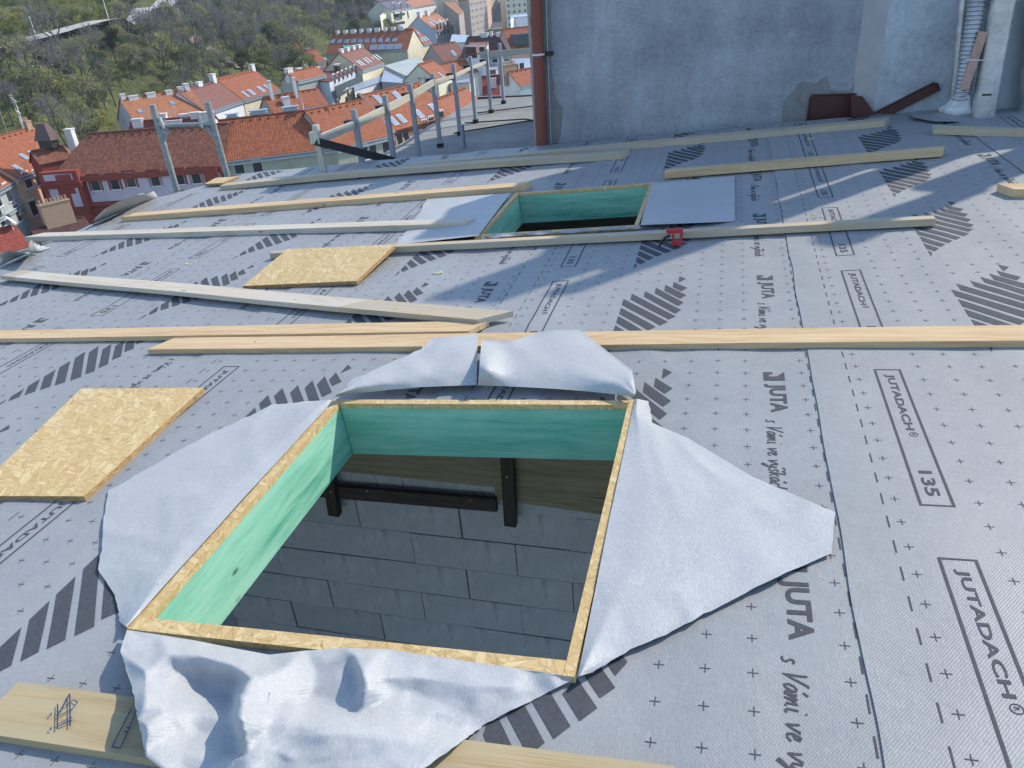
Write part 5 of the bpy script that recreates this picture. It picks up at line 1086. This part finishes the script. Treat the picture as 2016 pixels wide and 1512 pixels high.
def tz_arr(P): P = np.atleast_2d(P) / 100.0; return K(P, XY) @ Wt[:n_] + np.c_[np.ones(len(P)), P] @ Wt[n_:]
def tz(x, y): return max(-.4, float(tz_arr(np.array([[x, y]]))[0]))
def mk_ground(name, cols, sc_):
    m, t, b = mat(name, .95, .1); g = NG(t); co = g.coord(); a = g.noise(co, .06 * sc_, 8, .7); c2 = g.noise(co, .7 * sc_, 6, .75)
    v = g.math('ADD', g.math('MULTIPLY', a, .6), g.math('MULTIPLY', c2, .4)); g.l(g.ramp(v, [(.34, cols[0]), (.5, cols[1]), (.66, cols[2])]), b.inputs['Base Color']); g.bump(c2, b, .6, .3); return m
M_HILL = mk_ground('hill_grass', ((.065, .062, .035), (.085, .095, .038), (.14, .155, .055)), 1)
M_TOWN = mk_ground('town_ground', ((.07, .07, .068), (.10, .10, .095), (.14, .135, .12)), 3)
mb = MB(); S_ = 3000; mb.poly([(-S_, -S_, -.5), (S_, -S_, -.5), (S_, S_, -.5), (-S_, S_, -.5)]); mb.build('ground', M_TOWN, kind='structure')
gx = np.arange(-460, 41, 5.0); gy = np.arange(-40, 721, 5.0); GX, GY = np.meshgrid(gx, gy, indexing='ij')
ZZ = np.maximum(-1.2, tz_arr(np.c_[GX.ravel(), GY.ravel()])).reshape(GX.shape)
mb = MB(); mb.grid([[(gx[i], gy[j], ZZ[i, j] + .25 * n3(gx[i] * .05, gy[j] * .05) - .15) for j in range(len(gy))] for i in range(len(gx))]); mb.build('hill', M_HILL, smooth=True, kind='structure')
def hit(px, py, r0=110, r1=560):                   # where a sight line meets the hill
    d = ray(px, py); d = d / math.hypot(d[0], d[1]); rs = np.linspace(r0, r1, 300); P = CAM + np.outer(rs, d); t_ = tz_arr(P[:, :2]); k = np.argmax(P[:, 2] < t_)
    return P[k] if (P[:, 2] < t_).any() else None
def strip(name, pts, width, m, lift=.35):
    pts = [np.array(p[:2]) for p in pts]; fine = []
    for i in range(len(pts) - 1):
        for j in range(8): fine.append(pts[i] + (pts[i + 1] - pts[i]) * j / 8)
    fine.append(pts[-1]); P = []
    for i, p in enumerate(fine):
        t = fine[min(i + 1, len(fine) - 1)] - fine[max(i - 1, 0)]; t /= np.linalg.norm(t) + 1e-9; s_ = np.array([-t[1], t[0]]); zz_ = max(tz(*(p + s_ * width * f)) for f in (-.5, 0, .5)); P.append([(*(p + s_ * width * f), zz_ * .6 + tz(*p) * .4 + lift) for f in (-.5, -.25, 0, .25, .5)])
    mb = MB(); mb.grid(P); return mb.build(name, m, smooth=True, kind='structure'), fine
M_PATH = plain('hill_road_gravel', (.42, .40, .37), .95, .15, .4); M_PATH2 = plain('stepped_path', (.30, .22, .17), .95, .2, .5)
rd = [atr(*q) for q in ((-160, 150, 178), (-80, 128, 184), (0, 105, 190), (60, 88, 195), (120, 72, 203), (217, 46, 215), (290, 22, 245), (335, 3, 275), (365, -14, 310), (400, -30, 350))]
_, RDF = strip('hill_road', rd, 6.5, M_PATH, .7)
pth = [p for p in (hit(*q) for q in ((345, 38), (362, 62), (385, 82), (405, 98), (430, 112), (452, 124), (478, 138))) if p is not None]
_, PDF = strip('stepped_path', pth, 3.0, M_PATH2)

def mk_leaf(name, a, b_):
    m, t, b = mat(name, .7, .2); g = NG(t); ri = g.n('ObjectInfo').outputs['Random']; co = g.coord(); v = g.math('ADD', g.math('MULTIPLY', g.noise(co, .8, 3), .6), g.math('MULTIPLY', ri, .4))
    g.l(g.ramp(v, [(.25, a), (.75, b_)]), b.inputs['Base Color']); tl = g.n('BsdfTranslucent'); mx = g.n('MixShader'); mx.inputs[0].default_value = .45; out = t.nodes['Material Output']; g.l(b.inputs['Base Color'].links[0].from_socket, tl.inputs[0]); g.l(b.outputs[0], mx.inputs[1]); g.l(tl.outputs[0], mx.inputs[2]); g.l(mx.outputs[0], out.inputs[0]); return m
M_BARK = plain('bark', (.085, .072, .062), .9, .3, 3); M_TWIG = plain('twigs', (.19, .17, .16), .9, .25, 1.5)
L_GREEN = mk_leaf('leaves_fresh', (.13, .155, .05), (.25, .27, .09)); L_YEL = mk_leaf('leaves_yellowgreen', (.24, .25, .07), (.38, .36, .13)); L_DARK = mk_leaf('leaves_dark', (.05, .065, .03), (.09, .11, .05)); L_PALE = mk_leaf('blossom_pale', (.26, .22, .17), (.40, .36, .28))
def rv(r): 
    while 1:
        v = np.array([r.uniform(-1, 1) for _ in range(3)]); l = np.linalg.norm(v)
        if .1 < l < 1: return v / l
def leafquad(mb, p, s_, r):
    a = rv(r); b = np.cross(a, rv(r)); b /= np.linalg.norm(b) + 1e-9; mb.poly([p - a * s_, p + b * s_ * .6, p + a * s_, p - b * s_ * .6])
def bare_tree(seed, hgt, spread, leaf=0, lm=None):
    r = random.Random(seed); tr = MB(); cr = MB(); lf = MB()
    def br(p, d, L, rad, lev):
        q = p + d * L + rv(r) * L * .08; mb = tr if lev < 2 else cr; mb.tube([p, (p + q) / 2 + rv(r) * L * .05, q], [rad, rad * .8, rad * .55], 4 if lev < 2 else 3, cap=False)
        if lev == 4:
            for _ in range(3):
                e = q + (d + rv(r) * .9) * L * .5; s_ = np.cross(e - q, rv(r)); s_ = s_ / (np.linalg.norm(s_) + 1e-9) * .028; cr.poly([q - s_, q + s_, e])
            for _ in range(leaf): leafquad(lf, q + rv(r) * .45, r.uniform(.14, .3), r)
            return
        for k in range((4, 4, 4, 3)[lev]):
            f = r.uniform(.45, 1.0); nd = d * r.uniform(.5, .9) + rv(r) * spread + np.array([0, 0, .22]); nd /= np.linalg.norm(nd); br(p + (q - p) * f, nd, L * r.uniform(.55, .78), rad * .55, lev + 1)
    br(np.zeros(3), np.array([r.uniform(-.1, .1), r.uniform(-.1, .1), 1.0]), hgt * .34, hgt * .016, 0)
    return tr, cr, lf
def leafy(seed, hgt, rx, n, lsz):
    r = random.Random(seed); tr = MB(); lf = MB(); tr.tube([(0, 0, -.3), (.1, 0, hgt * .3), (.2, .1, hgt * .6)], [hgt * .03, hgt * .022, hgt * .01], 6, cap=False)
    cl = [(np.array([r.gauss(0, .45) * rx, r.gauss(0, .45) * rx, hgt * (.45 + .45 * r.random())]), r.uniform(.3, .55) * rx) for _ in range(11)]
    for c, _ in cl: tr.tube([(.1, 0, hgt * .3), c], [hgt * .012, .02], 3, cap=False)
    for _ in range(n): c, q = cl[r.randrange(len(cl))]; leafquad(lf, c + rv(r) * q * (r.random() ** .4) * np.array([1, 1, .75]), lsz * r.uniform(.6, 1.3), r)
    return tr, None, lf
protos = []
def proto(parts, name, mats): protos.append((name, [(nm, m_) for nm, m_ in parts], mats))
def meshof(mb, m, nm):
    o = mb.build(nm, m, None); me = o.data; off = Vector(o.location)
    for v in me.vertices: v.co += off
    bpy.data.objects.remove(o); return me
PT = []
for k in range(5): tr, cr, lf = bare_tree(100 + k, 10 + k * .7, .55 + .08 * k); PT.append(('bare', [('trunk', meshof(tr, M_BARK, 'trunk')), ('crown', meshof(cr, M_TWIG, 'crown'))]))
for k in range(4): tr, cr, lf = bare_tree(200 + k, 9 + k, .65, 2); PT.append(('budding', [('trunk', meshof(tr, M_BARK, 'trunk')), ('crown', meshof(cr, M_TWIG, 'crown')), ('foliage', meshof(lf, (L_GREEN, L_DARK, L_GREEN, L_YEL)[k], 'foliage'))]))
for k, (lm, hgt, rx, n, lz) in enumerate(((L_GREEN, 6, 3.2, 2200, .20), (L_YEL, 6.5, 3.0, 2000, .20), (L_DARK, 8, 3.4, 2400, .22), (L_GREEN, 4, 3.0, 1900, .18), (L_YEL, 3.5, 2.6, 1700, .17), (L_PALE, 4.5, 2.6, 1600, .15))):
    tr, _, lf = leafy(300 + k, hgt, rx, n, lz); PT.append((('leafy', 'yellow', 'dark', 'bush', 'yellowbush', 'blossom')[k], [('trunk', meshof(tr, M_BARK, 'trunk')), ('crown', meshof(lf, lm, 'crown'))]))
LBL = {'bare': ('bare_tree', 'bare grey-brown deciduous tree on the wooded hillside', 'tree', 'bare trees of the hillside wood'), 'budding': ('budding_tree', 'tree with first green spring leaves on the hillside', 'tree', 'budding trees of the hillside wood'),
       'leafy': ('green_tree', 'rounded fresh green tree on the hillside', 'tree', 'green trees on the hill'), 'yellow': ('green_tree', 'bright yellow-green tree on the hillside', 'tree', 'yellow-green trees on the hill'), 'dark': ('dark_tree', 'dense dark green tree on the hillside', 'tree', 'dark trees on the hill'),
       'bush': ('shrub', 'low fresh green shrub on the hill', 'shrub', 'green shrubs on the hill'), 'yellowbush': ('shrub', 'low yellow-green shrub on the hill', 'shrub', 'yellow-green shrubs on the hill'), 'blossom': ('shrub', 'pale blossoming shrub on the hill', 'shrub', 'blossoming shrubs on the hill')}
IDX = {}
for i, p in enumerate(PT): IDX.setdefault(p[0], []).append(i)
def plant(kind, x, y, s_, rz, z=None):
    i = rnd.choice(IDX[kind]); nm, lb, ct, gr = LBL[kind]; r = thing(nm, (x, y, (tz(x, y) if z is None else z) - .2), lb, ct, gr); r.rotation_euler = (0, 0, rz); r.scale = (s_, s_, s_ * rnd.uniform(.85, 1.15))
    for n_m, me in PT[i][1]: o = bpy.data.objects.new(n_m, me); C.objects.link(o); o.parent = r
    return r
RDA, PDA = np.array(RDF), np.array(PDF)
def clear(x, y, dr=6.0, dp=3.0): p = np.array((x, y)); return np.min(np.linalg.norm(RDA - p, axis=1)) > dr and np.min(np.linalg.norm(PDA - p, axis=1)) > dp
a0 = math.atan2(*ray(-40, 150)[:2]); a1 = math.atan2(*ray(768, 40)[:2]); cand = []
for k in range(22000):
    az = rnd.uniform(a0, a1); r_ = math.sqrt(rnd.uniform(128 ** 2, 470 ** 2)); x, y = r_ * math.sin(az), r_ * math.cos(az); cand.append((x, y, r_))
Zc = tz_arr(np.array([(c[0], c[1]) for c in cand])); spots = []; cell = {}
for (x, y, r_), z in zip(cand, Zc):
    if z < 8.5: continue
    px, py = proj((x, y, z + 4))
    if not (-60 < px < 775 and -90 < py < 300): continue
    sp = 3.3 if r_ < 260 else 5.0; key = (int(x // 7), int(y // 7))
    if any((x - a) ** 2 + (y - b) ** 2 < sp * sp for i in (-1, 0, 1) for j in (-1, 0, 1) for a, b in cell.get((key[0] + i, key[1] + j), ())): continue
    if not clear(x, y): continue
    if r_ < (150 if px < 165 else 164 if px < 228 else 184 if px < 480 else 212 if px < 600 else 300): continue
    gpx, gpy = proj((x, y, z)); above = gpy < 105 - .33 * gpx + 4 and gpx < 340
    # kept low so that the open ground of the upper slope and the clearing by the path stays visible
    clearing = (430 < gpx < 490 and 90 < gpy < 140) or (395 < gpx < 470 and 60 < gpy < 120 and rnd.random() < .6)
    if clearing and rnd.random() < .6: continue
    if above and rnd.random() < .35: continue
    below = -6 < gpy - (105 - .29 * gpx) < 46 and gpx < 345
    if below and rnd.random() < .88: continue
    cell.setdefault(key, []).append((x, y)); spots.append((x, y, z, r_, 2 if below else above, gpx, gpy))
spots.sort(key=lambda q: q[3]); cnt = {}
rest_sp = []
for (x, y, z, r_, above, gx_, gy_) in spots:
    t_ = rnd.random()
    if above == 2: kind = 'bush' if t_ < .4 else 'yellowbush' if t_ < .6 else 'blossom' if t_ < .7 else 'bare'
    elif above: kind = 'bush' if t_ < .34 else 'yellowbush' if t_ < .58 else 'leafy' if t_ < .74 else 'yellow' if t_ < .84 else 'blossom' if t_ < .95 else 'budding'
    elif gx_ > 560 and gy_ < 60: kind = 'bare' if t_ < .5 else 'dark' if t_ < .85 else 'yellow'
    else: kind = 'bare' if t_ < .42 else 'budding' if t_ < .78 else 'dark' if t_ < .85 else 'bush' if t_ < .92 else 'leafy' if t_ < .95 else 'yellow' if t_ < .98 else 'blossom'
    cnt[kind] = cnt.get(kind, 0) + 1
    if cnt[kind] > 290: rest_sp.append((kind, x, y, z)); continue
    plant(kind, x, y, rnd.uniform(.75, 1.15) * (.45 if above == 2 else .8 if above else 1), rnd.uniform(0, 6.28), z)
print('trees', cnt, len(rest_sp))
if rest_sp:                                         # the remaining, farthest trees as one mass
    V = []; F = []; MI = []; mats_ = []; slot = {}
    for kind, x, y, z in rest_sp:
        i = rnd.choice(IDX[kind]); s_ = rnd.uniform(.65, 1.05); c_, n_s = math.cos(rnd.uniform(0, 6)), 0; n_s = math.sqrt(max(0, 1 - c_ * c_))
        for nm, me in PT[i][1]:
            m_ = me.materials[0]; k_ = slot.setdefault(m_.name, len(slot)); 
            if k_ == len(mats_): mats_.append(m_)
            co = np.empty(len(me.vertices) * 3, dtype=np.float32); me.vertices.foreach_get('co', co); co = co.reshape(-1, 3) * s_; co = np.c_[co[:, 0] * c_ - co[:, 1] * n_s + x, co[:, 0] * n_s + co[:, 1] * c_ + y, co[:, 2] + z - .2]; b = sum(len(v) for v in V); V.append(co)
            F += [tuple(b + q for q in p.vertices) for p in me.polygons]; MI += [k_] * len(me.polygons)
    me = bpy.data.meshes.new('far_wood'); me.from_pydata(np.concatenate(V).tolist(), [], F)
    for m_ in mats_: me.materials.append(m_)
    me.polygons.foreach_set('material_index', MI); o = bpy.data.objects.new('far_wood', me); C.objects.link(o); o['kind'] = 'stuff'; tag(o, 'bare far part of the wood on the upper hillside', 'wood')
# undergrowth: grass tufts and low scrub, uncountable
mb = MB(); r_ = random.Random(5); nleaf = 0
for k in range(9000):
    az = r_.uniform(a0, a1); rr = math.sqrt(r_.uniform(128 ** 2, 400 ** 2)); x, y = rr * math.sin(az), rr * math.cos(az); z = tz(x, y)
    if z < 7.5 or not clear(x, y, 4.2, 1.8): continue
    for _ in range(12): leafquad(mb, np.array((x + r_.gauss(0, .9), y + r_.gauss(0, .9), z + r_.uniform(.0, .8))), r_.uniform(.14, .30), r_)
    mi = 0 if n3(x * .03, y * .03, 2) > -.05 else 1
    mb.m[-12:] = [mi if r_.random() < .8 else 2] * 12
ug = mb.build('undergrowth', [L_GREEN, L_DARK, L_YEL], kind='stuff'); tag(ug, 'green undergrowth covering the hillside between the trees', 'undergrowth')
# hedge, lamps and walker along the hill road
hd = [p for p in (hit(*q) for q in ((168, 50), (200, 44), (236, 34))) if p is not None]
hroot = thing('hedge', hd[0], 'clipped bright green hedge along the hill road', 'hedge'); mb = MB(); r_ = random.Random(9)
for i in range(len(hd) - 1):
    for k in range(700): f = r_.random(); p = hd[i] * (1 - f) + hd[i + 1] * f; s_ = np.array([-(hd[-1] - hd[0])[1], (hd[-1] - hd[0])[0], 0]); s_ /= np.linalg.norm(s_); leafquad(mb, np.array([p[0], p[1], tz(p[0], p[1])]) + s_ * r_.uniform(1.0, 2.6) + [0, 0, r_.uniform(.1, 1.9)], .22, r_)
mb.build('foliage', L_YEL, hroot)
for (bx_, by_, tx_, ty_), lb in zip(((217, 48, 205, 12), (73, 79, 64, 50), (358, 48, 351, 34)), ('white street lamp beside the clipped hedge on the hill road', 'white street lamp leftmost on the hill road', 'white street lamp by the start of the stepped path')):
    p = hit(bx_, by_)
    if p is None: continue
    p = np.array([p[0], p[1], tz(p[0], p[1])]); hh = min(7, max(3.5, (by_ - ty_) / FPX * np.linalg.norm(p - CAM)))
    lr = thing('street_lamp', p, lb, 'street lamp', 'lamps on the hill road'); mb = MB(); mb.tube([p, p + [0, 0, hh]], [.10, .06], 8); mb.build('pole', M_WHITE, lr, True); mb = MB(); mb.tube([p + [0, 0, hh], p + [0, 0, hh + .18], p + [0, 0, hh + .4]], [.12, .28, .1], 10); mb.build('lamp_head', M_WHITE, lr, True)
p = hit(333, 14)
if p is not None:
    p = np.array([p[0], p[1], tz(p[0], p[1]) + .35]); vs_ = [(0, 0, .95), (0, 0, 1.2), (0, 0, 1.42), (0, 0, 1.5), (0, .02, 1.62), (0, .02, 1.74), (.09, 0, .9), (.1, .12, .5), (.1, .05, .06), (.1, .2, .03), (-.09, 0, .9), (-.1, -.1, .5), (-.1, -.22, .1), (-.1, -.1, .04), (.2, 0, 1.38), (.25, -.06, 1.1), (.25, .05, .88), (-.2, 0, 1.38), (-.25, .06, 1.1), (-.25, .16, .9)]
    ed = [(0, 1), (1, 2), (2, 3), (3, 4), (4, 5), (0, 6), (6, 7), (7, 8), (8, 9), (0, 10), (10, 11), (11, 12), (12, 13), (2, 14), (14, 15), (15, 16), (2, 17), (17, 18), (18, 19)]
    rad = [.15, .14, .16, .06, .09, .08, .09, .07, .05, .04, .09, .07, .05, .04, .07, .05, .04, .07, .05, .04]
    me = bpy.data.meshes.new('person'); me.from_pydata(vs_, ed, []); o = bpy.data.objects.new('person', me); C.objects.link(o); o.location = p; md = o.modifiers.new('skin', 'SKIN')
    for i, q in enumerate(me.skin_vertices[0].data): q.radius = (rad[i], rad[i])
    me.skin_vertices[0].data[0].use_root = True; o.modifiers.new('sub', 'SUBSURF').levels = 1; me.materials.append(M_FITT); tag(o, 'distant person in dark clothes walking on the hill road', 'person')

# haze over the town
m = bpy.data.materials.new('haze_air'); m.use_nodes = True; t_ = m.node_tree; t_.nodes.remove(t_.nodes['Principled BSDF']); pv = t_.nodes.new('ShaderNodeVolumePrincipled'); pv.inputs['Color'].default_value = (.86, .92, 1, 1); pv.inputs['Density'].default_value = .0002; pv.inputs['Anisotropy'].default_value = .35
t_.links.new(pv.outputs[0], t_.nodes['Material Output'].inputs['Volume'])
mb = MB(); mb.box((0, 0, 48.5), (6200, 6200, 101)); hz = mb.build('haze', m, kind='stuff'); tag(hz, 'thin spring haze over the town and hill', 'haze')
